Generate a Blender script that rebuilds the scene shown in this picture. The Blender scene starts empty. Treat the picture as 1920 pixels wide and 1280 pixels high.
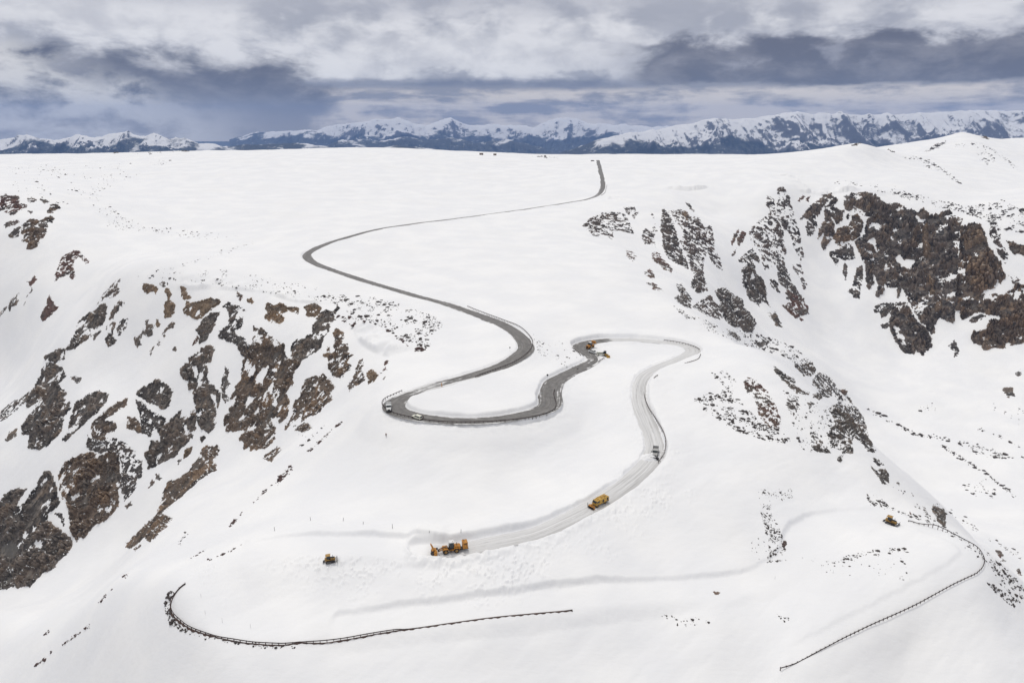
import bpy, bmesh, math, random
import numpy as np
from mathutils import Vector, Matrix

SC = bpy.context.scene
COL = SC.collection
rng = np.random.default_rng(7)
random.seed(7)

# ---------------------------------------------------------------- camera
PITCH = math.radians(16.5)          # drone camera looking a little down
FPX = 1371.0                        # focal length in pixels of a 1920 px wide frame
cam_d = bpy.data.cameras.new("camera")
cam_d.sensor_fit = 'HORIZONTAL'; cam_d.sensor_width = 36.0
cam_d.lens = 36.0 * FPX / 1920.0
cam_d.clip_start = 1.0; cam_d.clip_end = 150000.0
cam = bpy.data.objects.new("camera", cam_d); COL.objects.link(cam)
cam.rotation_euler = (math.radians(90) - PITCH, 0, 0)
SC.camera = cam

# ---------------------------------------------------------------- node helper
class NT:
    def __init__(s, tree): s.t = tree; s.n = tree.nodes; s.l = tree.links
    def add(s, kind, **kw):
        nd = s.n.new(kind)
        for k, v in kw.items(): setattr(nd, k, v)
        return nd
    def put(s, sock, v):
        if v is None: return
        if hasattr(v, 'is_output'): s.l.new(v, sock)
        else: sock.default_value = v
    def m(s, op, a, b=None, c=None, clamp=False):
        nd = s.add('ShaderNodeMath', operation=op, use_clamp=clamp)
        for i, v in enumerate((a, b, c)): s.put(nd.inputs[i], v)
        return nd.outputs[0]
    def ss(s, x, lo, hi):
        nd = s.add('ShaderNodeMapRange', interpolation_type='SMOOTHSTEP')
        s.put(nd.inputs[0], x); s.put(nd.inputs[1], lo); s.put(nd.inputs[2], hi)
        return nd.outputs[0]
    def noise(s, vec, scale, detail=4.0, rough=0.5, dist=0.0, dims='3D'):
        nd = s.add('ShaderNodeTexNoise', noise_dimensions=dims)
        s.put(nd.inputs['Vector'], vec); nd.inputs['Scale'].default_value = scale
        nd.inputs['Detail'].default_value = detail; nd.inputs['Roughness'].default_value = rough
        nd.inputs['Distortion'].default_value = dist
        return nd.outputs['Fac']
    def comb(s, x, y, z=0.0):
        nd = s.add('ShaderNodeCombineXYZ')
        for i, v in enumerate((x, y, z)): s.put(nd.inputs[i], v)
        return nd.outputs[0]
    def mix(s, f, a, b):
        nd = s.add('ShaderNodeMix', data_type='RGBA')
        s.put(nd.inputs[0], f); s.put(nd.inputs[6], a); s.put(nd.inputs[7], b)
        return nd.outputs[2]
    def scalevec(s, v, sc):
        nd = s.add('ShaderNodeVectorMath', operation='MULTIPLY')
        s.put(nd.inputs[0], v); nd.inputs[1].default_value = sc
        return nd.outputs[0]

def C(r, g, b): return (r, g, b, 1.0)

# ---------------------------------------------------------------- world: overcast sky with cloud layers
SUN_EL, SUN_AZ = math.radians(68), math.radians(-25)     # azimuth from +Y towards +X
world = bpy.data.worlds.new("World"); SC.world = world; world.use_nodes = True
w = NT(world.node_tree); w.n.clear()
tc = w.add('ShaderNodeTexCoord')
sep = w.add('ShaderNodeSeparateXYZ'); w.l.new(tc.outputs['Generated'], sep.inputs[0])
dx, dy, dz = sep.outputs
hor = w.m('SQRT', w.m('ADD', w.m('MULTIPLY', dx, dx), w.m('MULTIPLY', dy, dy)))
EL = w.m('DIVIDE', dz, w.m('MAXIMUM', hor, 0.02))       # tangent of the elevation
AZ = w.m('ARCTAN2', dx, dy)                             # azimuth, 0 = north (+Y)
P1 = w.comb(AZ, w.m('MULTIPLY', EL, 2.3), 0.0)
n_big = w.noise(P1, 4.5, 5.0, 0.52, 0.3)
n_mid = w.noise(P1, 12.0, 9.0, 0.58, 0.25)
n_puf = w.noise(w.comb(AZ, w.m('MULTIPLY', EL, 1.7), 8.1), 22.0, 7.0, 0.55, 0.2)
P2 = w.comb(AZ, w.m('MULTIPLY', EL, 6.0), 3.7)
n_str = w.noise(P2, 9.0, 8.0, 0.6, 0.2)
c_mid = w.m('SUBTRACT', n_mid, 0.5); c_big = w.m('SUBTRACT', n_big, 0.5); c_puf = w.m('SUBTRACT', n_puf, 0.5); c_str = w.m('SUBTRACT', n_str, 0.5)
wob = w.m('ADD', w.m('MULTIPLY', c_mid, 0.060), w.m('ADD', w.m('MULTIPLY', c_big, 0.05), w.m('MULTIPLY', c_puf, 0.022)))
E1 = w.m('ADD', EL, wob)                                # ragged, billowing edges
A1 = w.m('ADD', AZ, w.m('MULTIPLY', wob, 3.0))
Es = w.m('ADD', EL, w.m('ADD', w.m('MULTIPLY', c_str, 0.020), w.m('MULTIPLY', c_puf, 0.014)))   # flat bases
def box(x, a, b, c, d_): return w.m('MULTIPLY', w.ss(x, a, b), w.ss(x, d_, c))
def AND(*q):
    r = q[0]
    for z in q[1:]: r = w.m('MULTIPLY', r, z)
    return r
G = lambda f, a, b: w.m('ADD', a, w.m('MULTIPLY', f, b-a))
# the high deck: pale heaps with grey hollows
heap = w.m('ADD', w.m('MULTIPLY', n_big, 0.45), w.m('ADD', w.m('MULTIPLY', n_mid, 0.38), w.m('MULTIPLY', n_puf, 0.27)))
light = w.mix(w.ss(heap, 0.46, 0.62), C(.45,.455,.50), C(.92,.905,.91))
# bright heap over the middle and one at the far left
br = w.m('MAXIMUM', AND(box(A1, -.30, -.16, .10, .22), box(E1, .052, .066, .088, .118)), AND(w.ss(A1, -.26, -.46), box(E1, .085, .105, .135, .165)))
light = w.mix(w.m('MULTIPLY', br, 0.75), light, w.mix(w.ss(n_puf, 0.3, 0.65), C(.76,.75,.77), C(.98,.965,.96)))
# greyer veil at the very top and to the upper right
light = w.mix(w.m('MULTIPLY', w.ss(Es, 0.118, 0.150), 0.6), light, C(.53,.53,.575))
light = w.mix(AND(w.ss(A1, -0.02, 0.3), w.ss(E1, 0.125, 0.09), 0.5), light, C(.49,.49,.54))
# low layers under the shelf: streaks of small heaps in front of grey-blue gaps
low = w.mix(w.ss(w.m('ADD', w.m('MULTIPLY', n_str, 0.7), w.m('MULTIPLY', n_puf, 0.35)), 0.42, 0.60), C(.34,.335,.37), C(.90,.82,.74))
base = w.mix(w.ss(Es, 0.050, 0.042), light, low)
darkc = w.mix(w.ss(w.m('ADD', w.m('MULTIPLY', n_mid, 0.7), w.m('MULTIPLY', n_puf, 0.3)), 0.40, 0.66), C(.125,.122,.150), C(.27,.26,.285))
f_r = AND(w.ss(E1, 0.104, 0.090), w.ss(Es, 0.042, 0.050), w.ss(A1, 0.13, 0.19))
f_c = AND(box(Es, .040, .048, .050, .062), box(A1, -.30, -.24, .06, .24))
f_l = AND(w.ss(E1, 0.092, 0.062), w.ss(A1, -0.20, -0.27))
d = w.mix(w.m('MULTIPLY', f_r, 0.95), base, darkc); d = w.mix(w.m('MULTIPLY', f_c, 0.72), d, C(.13,.145,.22)); d = w.mix(f_l, d, w.mix(w.ss(EL, 0.05, -0.01), darkc, C(.36,.335,.32)))
# paler puffs drifting in front of the dark shelf
d = w.mix(AND(f_r, box(A1, .22, .28, .38, .46), w.ss(n_puf, .5, .68), w.ss(Es, .058, .07), .55), d, C(.46,.46,.52))
# torn pale scud hanging low on the left
slant = w.m('ADD', E1, w.m('MULTIPLY', w.m('ADD', A1, 0.30), 0.22))
scud = AND(w.ss(slant, 0.030, 0.004), w.ss(A1, -0.28, -0.46), w.ss(w.m('ADD', w.m('MULTIPLY', n_mid, .6), w.m('MULTIPLY', n_puf, .4)), 0.36, 0.56))
d = w.mix(w.m('MULTIPLY', scud, 0.9), d, C(.95,.92,.88))
# overcast dome higher up
d = w.mix(w.ss(EL, 0.17, 0.9), d, C(.90,.885,.87))
sky = w.add('ShaderNodeTexSky', sky_type='NISHITA', sun_disc=False)
sky.sun_elevation = SUN_EL; sky.sun_rotation = SUN_AZ; sky.altitude = 3300
skyc = w.add('ShaderNodeVectorMath', operation='SCALE'); w.l.new(sky.outputs[0], skyc.inputs[0]); skyc.inputs['Scale'].default_value = 0.10
fin = w.mix(0.94, skyc.outputs[0], d)
bg = w.add('ShaderNodeBackground'); w.l.new(fin, bg.inputs[0]); bg.inputs[1].default_value = 1.0
wo = w.add('ShaderNodeOutputWorld'); w.l.new(bg.outputs[0], wo.inputs[0])

# ---------------------------------------------------------------- sun through thin cloud
sun_d = bpy.data.lights.new("sun", 'SUN'); sun_d.energy = 1.55; sun_d.angle = math.radians(10)
sun_d.color = (1.0, 0.95, 0.87)
sun = bpy.data.objects.new("sun", sun_d); COL.objects.link(sun)
sv = Vector((math.sin(SUN_AZ)*math.cos(SUN_EL), math.cos(SUN_AZ)*math.cos(SUN_EL), math.sin(SUN_EL)))
sun.rotation_euler = sv.to_track_quat('Z', 'Y').to_euler()

SC.view_settings.view_transform = 'Standard'; SC.view_settings.look = 'None'
SC.view_settings.exposure = -0.18; SC.view_settings.gamma = 1.0
SC.cycles.max_bounces = 6; SC.cycles.volume_bounces = 1; SC.cycles.diffuse_bounces = 4
# ---------------------------------------------------------------- numpy noise
def _h(ix, iy, iz=0, seed=0):
    n = (ix.astype(np.int64)*374761393 + iy.astype(np.int64)*668265263 + (np.asarray(iz).astype(np.int64))*2147483647 + seed*1274126177) & 0xffffffff
    n = ((n ^ (n >> 13)) * 1274126177) & 0xffffffff
    n = ((n ^ (n >> 16)) * 2246822519) & 0xffffffff
    return ((n ^ (n >> 15)) & 0xffffff) / float(0xffffff)
def vn2(x, y, seed=0):
    ix = np.floor(x); iy = np.floor(y); fx = x-ix; fy = y-iy
    fx = fx*fx*fx*(fx*(fx*6-15)+10); fy = fy*fy*fy*(fy*(fy*6-15)+10)
    a = _h(ix,iy,0,seed); b = _h(ix+1,iy,0,seed); c = _h(ix,iy+1,0,seed); d = _h(ix+1,iy+1,0,seed)
    return (a+(b-a)*fx)*(1-fy) + (c+(d-c)*fx)*fy
def fbm2(x, y, oct=4, seed=0, gain=0.5):
    s = 0; a = 1; t = 0
    for o in range(oct):
        s = s + a*(vn2(x, y, seed+o*17)*2-1); t += a; a *= gain
        x, y = (x*1.6+y*1.2)+13.7, (-x*1.2+y*1.6)+7.3
    return s/t
def rid2(x, y, oct=5, seed=0, gain=0.5):
    s = 0; a = 1; t = 0; w_ = 1.0
    for o in range(oct):
        n = 1-np.abs(fbm2(x, y, 2, seed+o*31)); n = n*n
        s = s + a*n*w_; t += a; w_ = np.clip(n*1.6, 0, 1); a *= gain
        x, y = (x*1.6+y*1.2)+3.7, (-x*1.2+y*1.6)+17.3
    return s/t
def vn3(x, y, z, seed=0):
    ix = np.floor(x); iy = np.floor(y); iz = np.floor(z); fx = x-ix; fy = y-iy; fz = z-iz
    fx = fx*fx*(3-2*fx); fy = fy*fy*(3-2*fy); fz = fz*fz*(3-2*fz)
    r = 0
    for dx_ in (0,1):
        for dy_ in (0,1):
            for dz_ in (0,1):
                r = r + _h(ix+dx_, iy+dy_, iz+dz_, seed)*(fx if dx_ else 1-fx)*(fy if dy_ else 1-fy)*(fz if dz_ else 1-fz)
    return r
def fbm3(x, y, z, oct=4, seed=0, gain=0.5):
    s = 0; a = 1; t = 0
    for o in range(oct):
        s = s + a*(vn3(x, y, z, seed+o*17)*2-1); t += a; a *= gain
        x, y, z = x*2.03+5.1, y*2.03+1.7, z*2.03+9.2
    return s/t
def worley3(x, y, z, seed=0):
    """distance to the nearest and second nearest cell point, id of the nearest"""
    ix = np.floor(x); iy = np.floor(y); iz = np.floor(z)
    f1 = np.full(x.shape, 9.0); f2 = np.full(x.shape, 9.0); cid = np.zeros(x.shape)
    for a in (-1,0,1):
        for b in (-1,0,1):
            for c in (-1,0,1):
                jx, jy, jz = ix+a, iy+b, iz+c
                px = jx+_h(jx,jy,jz,seed); py = jy+_h(jx,jy,jz,seed+1); pz = jz+_h(jx,jy,jz,seed+2)
                d_ = np.sqrt((px-x)**2+(py-y)**2+(pz-z)**2); k = d_ < f1
                f2 = np.where(k, f1, np.minimum(f2, d_)); cid = np.where(k, _h(jx,jy,jz,seed+3), cid); f1 = np.where(k, d_, f1)
    return f1, f2, cid
def sstep(x, a, b):
    t = np.clip((x-a)/(b-a), 0, 1); return t*t*(3-2*t)

# ---------------------------------------------------------------- where a bearing of the survey lies on the ground
CP, SP = math.cos(PITCH), math.sin(PITCH)
def ray(u, v):
    up = -(np.asarray(v, float)-640)/FPX
    yy = CP+up*SP
    return (np.asarray(u, float)-960)/FPX/yy, (-SP+up*CP)/yy          # x/y and z/y
def project(x, y, z):
    dep = y*CP - z*SP; up = y*SP + z*CP
    return 960+FPX*x/dep, 640-FPX*up/dep

# ground survey: bearing (u,v) and distance north in metres
SURV = """
960 1280 172;500 1280 166;1440 1280 174;1920 1280 182;250 1280 180;120 1280 212;440 1170 184;520 1178 182;600 1172 183.5;520 1120 194;420 1110 196;650 1110 197;500 1265 168;350 1260 173;620 1268 169;0 1280 245;700 1240 174;1200 1230 182;1700 1230 188
330 1120 193.5;345 1095 197;400 1192 178.4;438 1201 177;475 1206 176;512 1208.5 175.6;538 1208 175.8;560 1203 176.6;750 1178 184;900 1160 188;1077 1142 194;1240 1118 201;1390 1100 206;1460 1060 220;1490 1015 233;1560 980 247;1660 972 251;1720 985 248;1775 997.5 242;1794 1004.5 239.8;1812 1015 236.5;1831 1027.5 232.3;1845 1050 225;1800 1090 212;1700 1140 200;1590 1195 187;1465 1255 175
620 1046 208;850 1027 214;700 1030 213;560 1025 214;450 1050 208;1000 1000 222;1122 945 240;1180 895 260;1225 845 278;1205 750 325;1215 700 357;1310 658 402;1230 640 418;1140 637 416;1085 650 405;1120 675 382;1030 720 340;1040 765 309;950 790 292;850 788 288;770 775 292;725 755 302;760 735 318;880 700 346;970 675 370;998 640 398;980 615 425;900 580 472;760 530 545;640 500 600;575 475 640;600 455 690;700 430 780;900 400 930;1060 380 1050;1125 362 1130;1130 335 1230;1122 305 1500
800 900 257;640 960 240;950 900 262;1000 850 282;700 880 266;1100 800 305;1150 720 345;900 950 240;1350 800 300;1400 900 262;1300 1000 230;1550 920 268;1600 1060 218;1350 1170 190
800 640 408;700 650 410;850 740 318;900 750 315;780 680 372;1050 600 440;1150 580 470;1000 520 560;1100 470 690;850 480 640;700 560 490
640 575 478;500 553 502;350 530 530;230 520 562;430 540 520;560 562 492;620 520 560;400 480 660;250 450 760;550 430 790
350 600 505;500 640 455;350 680 470;420 760 430;250 640 515;180 700 500;130 650 530;60 770 500;0 790 505;300 860 420;100 900 425;200 780 450;40 1100 370;130 1020 385;240 1020 372;400 850 400;500 860 372;600 750 392;680 715 372;722 690 368;640 800 330;540 890 295;430 985 255;340 1050 226;230 1090 228;100 1200 240;0 1150 300;150 1120 290;300 960 330;440 900 330;560 820 345;0 1000 410;0 900 450;600 640 440
60 560 650;0 620 660;0 700 625;150 560 610;100 450 730;50 420 765;0 370 850;110 370 870;60 475 715;130 490 690;200 430 790;0 480 730;230 490 640;0 560 680
0 312 1420;100 300 1550;200 292 1650;350 283 1800;500 282 1850;650 278 1900;800 280 1900;900 285 1850;1000 292 1700;1060 297 1600;1120 303 1520;1180 296 1600;1250 290 1700;1350 290 1750;1450 289 1700;1550 282 1600;1620 268 1500;1690 288 1750;1720 268 1900;1770 263 1930;1800 245 1955;1838 256 1965;1850 262 2050;1910 262 2200
300 350 1150;600 340 1250;900 340 1300;600 390 930;200 350 1120;1250 330 1280;1000 330 1350
1180 375 1000;1250 384 1000;1090 420 850;1150 465 700;1200 520 590;1290 585 470;1420 655 410;1480 690 385;1560 760 345;1640 880 290;1760 1000 244;1920 1150 212
1200 450 830;1300 500 770;1390 590 700;1350 450 900;1300 420 920;1250 500 740;1400 640 640;1350 400 1060;1440 620 760;1300 350 1150;1380 360 1120;1410 500 870
1470 350 1100;1440 470 950;1500 590 850;1400 550 840;1540 480 1000;1560 620 860;1500 400 1060;1540 380 1090
1520 372 1120;1610 362 1130;1720 398 1060;1800 418 1010;1850 414 990;1920 400 980;1660 376 1100;1620 560 910;1700 660 830;1760 620 850;1800 600 860;1900 645 800;1700 500 985;1850 500 910;1920 520 880;1650 450 1030;1790 480 950
1600 700 760;1750 720 740;1920 720 720;1700 850 600;1900 900 540;1850 800 640;1920 1000 440;1720 900 545;1800 970 470;1900 1080 345;1600 800 640;1550 700 700;1470 650 700;1860 1040 260;1780 960 330
1750 330 1300;1860 300 1600;1500 330 1250;1600 330 1250;1920 340 1350;1700 310 1450;1850 360 1180;1920 300 1700;1650 300 1450
"""
cps = []
for row in SURV.replace('\n', ';').split(';'):
    if row.strip():
        u_, v_, y_ = map(float, row.split()); a_, s_ = ray(u_, v_)
        cps.append((float(a_), y_, float(s_)*y_))
# hidden ground: beyond the skyline and around the frame (x/y, y, z)
for a_ in np.linspace(-0.95, 0.95, 12):
    cps.append((a_, 2700, -260)); cps.append((a_, 3400, -560))
cps += [(-.95,250,-235),(-.95,400,-290),(-.95,600,-235),(-.95,900,-110),(-.95,1500,-75),(.95,200,-175),(.95,300,-235),(.95,450,-265),(.95,700,-255),(.95,900,-180),(.95,1200,-100),(.95,1800,-70),
        (0,110,-165),(.5,110,-170),(-.5,110,-175),(.9,110,-190),(-.9,110,-210),(.30,620,-160),(.34,700,-205),(.26,720,-140),(.50,560,-260),(.48,470,-235)]
cps = np.array(cps)
KX, KY = 2.6, 1.9
def _par(a, y): return np.stack([a*KX, np.log(y)*KY], -1)
cp_p = _par(cps[:,0], cps[:,1])
def _tps(r2): return 0.5*r2*np.log(r2+1e-12)
def _solve():
    n = len(cp_p)
    K = _tps(((cp_p[:,None]-cp_p[None])**2).sum(-1)) + np.eye(n)*0.0025
    Pm = np.c_[np.ones(n), cp_p]
    M = np.zeros((n+3, n+3)); M[:n,:n] = K; M[:n,n:] = Pm; M[n:,:n] = Pm.T
    return np.linalg.solve(M, np.r_[cps[:,2], 0, 0, 0])
_W = _solve()
def ground0(a, y):
    p = _par(a.ravel(), y.ravel()); out = np.empty(len(p))
    for i in range(0, len(p), 20000):
        q = p[i:i+20000]
        r2 = ((q[:,None,0]-cp_p[None,:,0])**2 + (q[:,None,1]-cp_p[None,:,1])**2)
        out[i:i+20000] = _tps(r2) @ _W[:-3] + _W[-3] + q @ _W[-2:]
    return out.reshape(a.shape)

# coarse survey grid, then a fine sheet whose rows gather where the ground is steep
NA, NR = 1860, 1260
A0, A1_ = -1.08, 1.08
ca = np.linspace(A0, A1_, 620); cy = np.exp(np.linspace(math.log(95), math.log(3300), 420))
CAg, CYg = np.meshgrid(ca, cy)
CZ = ground0(CAg, CYg)
fa = np.linspace(A0, A1_, NA)
ci = (fa-A0)/(A1_-A0)*(len(ca)-1); c0 = np.clip(ci.astype(int), 0, len(ca)-2); cf = ci-c0
slope = np.gradient(CZ, axis=0)/np.gradient(CYg, axis=0)
dens = np.sqrt(1+(2.2*slope)**2)/CYg*np.gradient(CYg, axis=0)
dens = dens*np.where(CYg < 520, 1.35, 1.0)*np.where(CYg > 1700, 0.5, 1.0)
for _ in range(12):
    dens[:,1:-1] = (dens[:,:-2]+2*dens[:,1:-1]+dens[:,2:])/4
cum = np.cumsum(dens, 0); cum = (cum-cum[:1])/(cum[-1:]-cum[:1])
rowf = np.stack([np.interp(np.linspace(0,1,NR), cum[:,j], np.arange(len(cy))) for j in range(len(ca))], 1)
rowF = rowf[:,c0]*(1-cf)+rowf[:,c0+1]*cf                      # NR x NA in coarse row units
TA = np.broadcast_to(fa, (NR, NA)).copy()
TY = np.exp(np.interp(rowF, np.arange(len(cy)), np.log(cy)))
def bil(Z, rf, cfx):
    """cubic in rows, linear in columns"""
    r1 = np.clip(rf.astype(int), 1, Z.shape[0]-3); t = rf-r1
    cc = np.clip(cfx.astype(int), 0, Z.shape[1]-2); f = cfx-cc
    def colv(k): return Z[r1+k, cc]*(1-f)+Z[r1+k, cc+1]*f
    p0, p1, p2, p3 = colv(-1), colv(0), colv(1), colv(2)
    return p1+0.5*t*(p2-p0+t*(2*p0-5*p1+4*p2-p3+t*(3*(p1-p2)+p3-p0)))
TZ = bil(CZ, rowF, np.broadcast_to(ci, (NR, NA)))
TX = TA*TY
# snow relief: swells, drifts and sastrugi, calmer on the plateau
TZ += fbm2(TX/70, TY/70, 3, 5)*1.6*sstep(TY, 100, 500) + fbm2(TX/23+4, TY/23, 3, 9)*0.58
TZ += fbm2((TX*.8+TY*.6)/16, (TY*.8-TX*.6)/5, 3, 21)*0.24
def cast(u, v, Z=None):
    """first ground point that lies on the bearing (u, v)"""
    Z = TZ if Z is None else Z
    a, s = ray(u, v); a = float(a); s = float(s)
    f = np.clip((a-A0)/(A1_-A0)*(NA-1), 0, NA-1.001); j = int(f); t = f-j
    yy = TY[:,j]*(1-t)+TY[:,j+1]*t; zz = Z[:,j]*(1-t)+Z[:,j+1]*t
    k = np.argmax(zz/yy >= s)
    if k == 0: k = len(yy)-1
    s0, s1 = zz[k-1]/yy[k-1], zz[k]/yy[k]
    g = 0 if s1 == s0 else np.clip((s-s0)/(s1-s0), 0, 1)
    y = yy[k-1]+(yy[k]-yy[k-1])*g; z = zz[k-1]+(zz[k]-zz[k-1])*g
    return np.array([a*y, y, z])
def ground_z(x, y, Z=None):
    Z = TZ if Z is None else Z
    f = np.clip((x/y-A0)/(A1_-A0)*(NA-1), 0, NA-1.001); j = int(f); t = f-j
    return float(np.interp(y, TY[:,j]*(1-t)+TY[:,j+1]*t, Z[:,j]*(1-t)+Z[:,j+1]*t))
def grid_mesh(name, X, Y, Z, attrs=None, keep=None, smooth=True):
    nr, nc = X.shape
    me = bpy.data.meshes.new(name)
    i = np.arange(nr*nc).reshape(nr, nc)
    q = np.stack([i[:-1,:-1], i[:-1,1:], i[1:,1:], i[1:,:-1]], -1).reshape(-1, 4)
    co = np.stack([X, Y, Z], -1).reshape(-1, 3)
    if keep is not None:
        q = q[keep.ravel()]
        used = np.zeros(nr*nc, bool); used[q.ravel()] = True
        new = np.cumsum(used)-1; q = new[q]; co = co[used]
    else: used = None
    me.vertices.add(len(co)); me.vertices.foreach_set('co', co.astype(np.float32).ravel())
    me.loops.add(len(q)*4); me.loops.foreach_set('vertex_index', q.astype(np.int32).ravel())
    me.polygons.add(len(q)); me.polygons.foreach_set('loop_start', (np.arange(len(q))*4).astype(np.int32))
    me.update(calc_edges=True)
    me.polygons.foreach_set('use_smooth', np.full(len(q), smooth))
    for k, v in (attrs or {}).items():
        a = me.attributes.new(k, 'FLOAT', 'POINT'); vv = v.ravel()
        if used is not None: vv = vv[used]
        a.data.foreach_set('value', vv.astype(np.float32))
    return me
# ---------------------------------------------------------------- the highway: centre lines, graded bed, ploughed banks
def catmull(P, step):
    P = np.asarray(P, float); out = []
    Q = np.vstack([2*P[0]-P[1], P, 2*P[-1]-P[-2]])
    for i in range(len(P)-1):
        p0, p1, p2, p3 = Q[i:i+4]
        n = max(2, int(np.linalg.norm(p2-p1)/step))
        t = np.linspace(0, 1, n, endpoint=False)[:,None]
        out.append(p1+0.5*t*(p2-p0+t*(2*p0-5*p1+4*p2-p3+t*(3*(p1-p2)+p3-p0))))
    out.append(P[-1:]); L = np.vstack(out)
    s = np.r_[0, np.cumsum(np.linalg.norm(np.diff(L[:,:2], axis=0), axis=1))]
    q = np.arange(0, s[-1], step)
    return np.stack([np.interp(q, s, L[:,k]) for k in range(L.shape[1])], 1)
def smooth1(a, n):
    k = np.ones(n)/n
    for _ in range(3): a = np.convolve(np.pad(a, (n//2, n-1-n//2), 'edge'), k, 'valid')
    return a
def surveyed(px, step=1.0, sm=31):
    P = []
    for p in px:
        P.append(list(cast(p[0], p[1]))+list(p[2:]))
    L = catmull(P, step)
    L[:,2] = [ground_z(q[0], q[1]) for q in L]
    for k in (0, 1): L[:,k] = smooth1(L[:,k], 5)
    L[:,2] = smooth1(L[:,2], sm)
    return L
# u, v, half width, snow cover
ROAD_PX = [(1121,300,4.2,.25),(1125,316,4.2,.2),(1129,333,4.2,.15),(1131,350,4.2,.2),(1121,366,4.2,.45),(1100,374,4.2,.5),(1060,381,4.2,.5),(1000,390,4.2,.5),(930,400,4.2,.5),(860,409,4.2,.5),(800,416,4.2,.45),(740,425,4.2,.4),(690,434,4.2,.35),(640,449,4.2,.3),(600,463,4.2,.25),(579,473,4.2,.2),(575,481,4.2,.15),(584,491,4.2,.2),(612,503,4.2,.25),(660,519,4.2,.3),(720,537,4.2,.3),(790,558,4.2,.35),(840,571,4.2,.35),(890,588,4.2,.25),(935,605,4.2,.15),(965,622,4.4,.1),(984,642,4.6,.08),(984,658,4.6,.08),(965,674,4.4,.12),(930,690,4.2,.2),(880,705,4.0,.35),(820,722,4.0,.55),(775,736,4.0,.5),(750,745,4.4,.2),(739,755,5.0,.1),(742,765,5.0,.1),(762,776,4.4,.15),(800,784,4.0,.25),(860,788,3.8,.3),(930,786,3.8,.3),(985,779,4.2,.25),(1020,768,5.0,.2),(1031,754,5.6,.15),(1030,736,5.4,.15),(1039,716,4.8,.2),(1065,700,4.2,.2),(1095,686,4.2,.25),(1112,676,4.2,.5),(1104,665,4.2,.3),(1089,655,4.4,.15),(1088,647,4.6,.12),(1104,641,4.4,.15),(1130,637,4.0,.35),(1160,636,3.8,.75),(1200,637,3.6,.93),(1260,643,3.8,.9),(1296,653,4.2,.7),(1298,663,4.2,.75),(1262,678,4.0,.95),(1224,692,4.0,.85),(1206,706,4.0,.7),(1198,730,3.8,.62),(1201,760,3.8,.64),(1213,790,3.9,.66),(1225,820,4.1,.7),(1229,845,4.3,.7),(1216,868,4.3,.66),(1190,895,4.0,.6),(1150,925,4.0,.62),(1110,950,4.0,.66),(1060,975,4.0,.66),(1000,1000,4.0,.68),(940,1014,4.0,.72),(880,1025,4.0,.76),(840,1030,4.0,.85),(815,1032,4.0,.98),(795,1031,3.6,1.15),(775,1029,3.2,1.3)]
ROAD = surveyed([(a, b, c-(1.1 if i < 22 or i > 54 else .85), d) for i, (a, b, c, d) in enumerate(ROAD_PX)])
SHELF_PX = [(812,1031,3.8),(760,1026,3.8),(700,1021,3.8),(620,1018,3.8),(540,1022,3.8),(470,1035,3.8)]
SHELF2_PX = [(640,1172,3.2),(750,1158,3.2),(850,1146,3.2),(1000,1128,3.4),(1150,1111,3.4),(1300,1101,3.2),(1400,1092,3.2),(1462,1066,3.4),(1492,1040,3.6),(1497,1008,3.8),(1525,985,3.8),(1575,973,3.6),(1660,970,3.4),(1700,976,3.2)]
SHELF3_PX = [(343,1102,3.2),(333,1120,3.4),(340,1145,3.4),(370,1168,3.2),(450,1186,3.2),(560,1192,3.2),(640,1182,3.0)]
SHELF4_PX = [(1715,982,3),(1780,1006,3),(1822,1035,3.2),(1826,1052,3.2),(1800,1076,3),(1700,1130,2.8),(1590,1186,2.6),(1500,1230,2.4)]
SHELVES = [(surveyed(SHELF_PX), .7), (surveyed(SHELF2_PX), .5), (surveyed(SHELF4_PX), .15)]

def near_line(L, reach):
    """per ground vertex: distance to the line, its index and the side (+ left of the direction of travel)"""
    D = np.full((NR, NA), 1e9); I = np.zeros((NR, NA), np.int32)
    for k, p in enumerate(L):
        a = p[0]/p[1]; da = reach/p[1]*1.1
        j0 = max(0, int((a-da-A0)/(A1_-A0)*(NA-1))); j1 = min(NA, int((a+da-A0)/(A1_-A0)*(NA-1))+2)
        if j1 <= j0: continue
        col = TY[:, (j0+j1)//2]
        r0 = max(0, np.searchsorted(col, p[1]-reach*1.4)-12); r1 = min(NR, np.searchsorted(col, p[1]+reach*1.4)+12)
        d = np.hypot(TX[r0:r1,j0:j1]-p[0], TY[r0:r1,j0:j1]-p[1])
        b = D[r0:r1,j0:j1]; m = d < b
        b[m] = d[m]; I[r0:r1,j0:j1][m] = k
    T = np.gradient(L[:,:2], axis=0); T /= np.linalg.norm(T, axis=1)[:,None]+1e-9
    m = D < 1e8; S = np.zeros((NR, NA)); Q = L[I]
    S = T[I][...,0]*(TY-Q[...,1])-T[I][...,1]*(TX-Q[...,0])
    along = np.abs(T[I][...,0]*(TX-Q[...,0])+T[I][...,1]*(TY-Q[...,1]))
    return D, I, S, along
lump = np.zeros((NR, NA)); bedmask = np.zeros((NR, NA))
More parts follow.
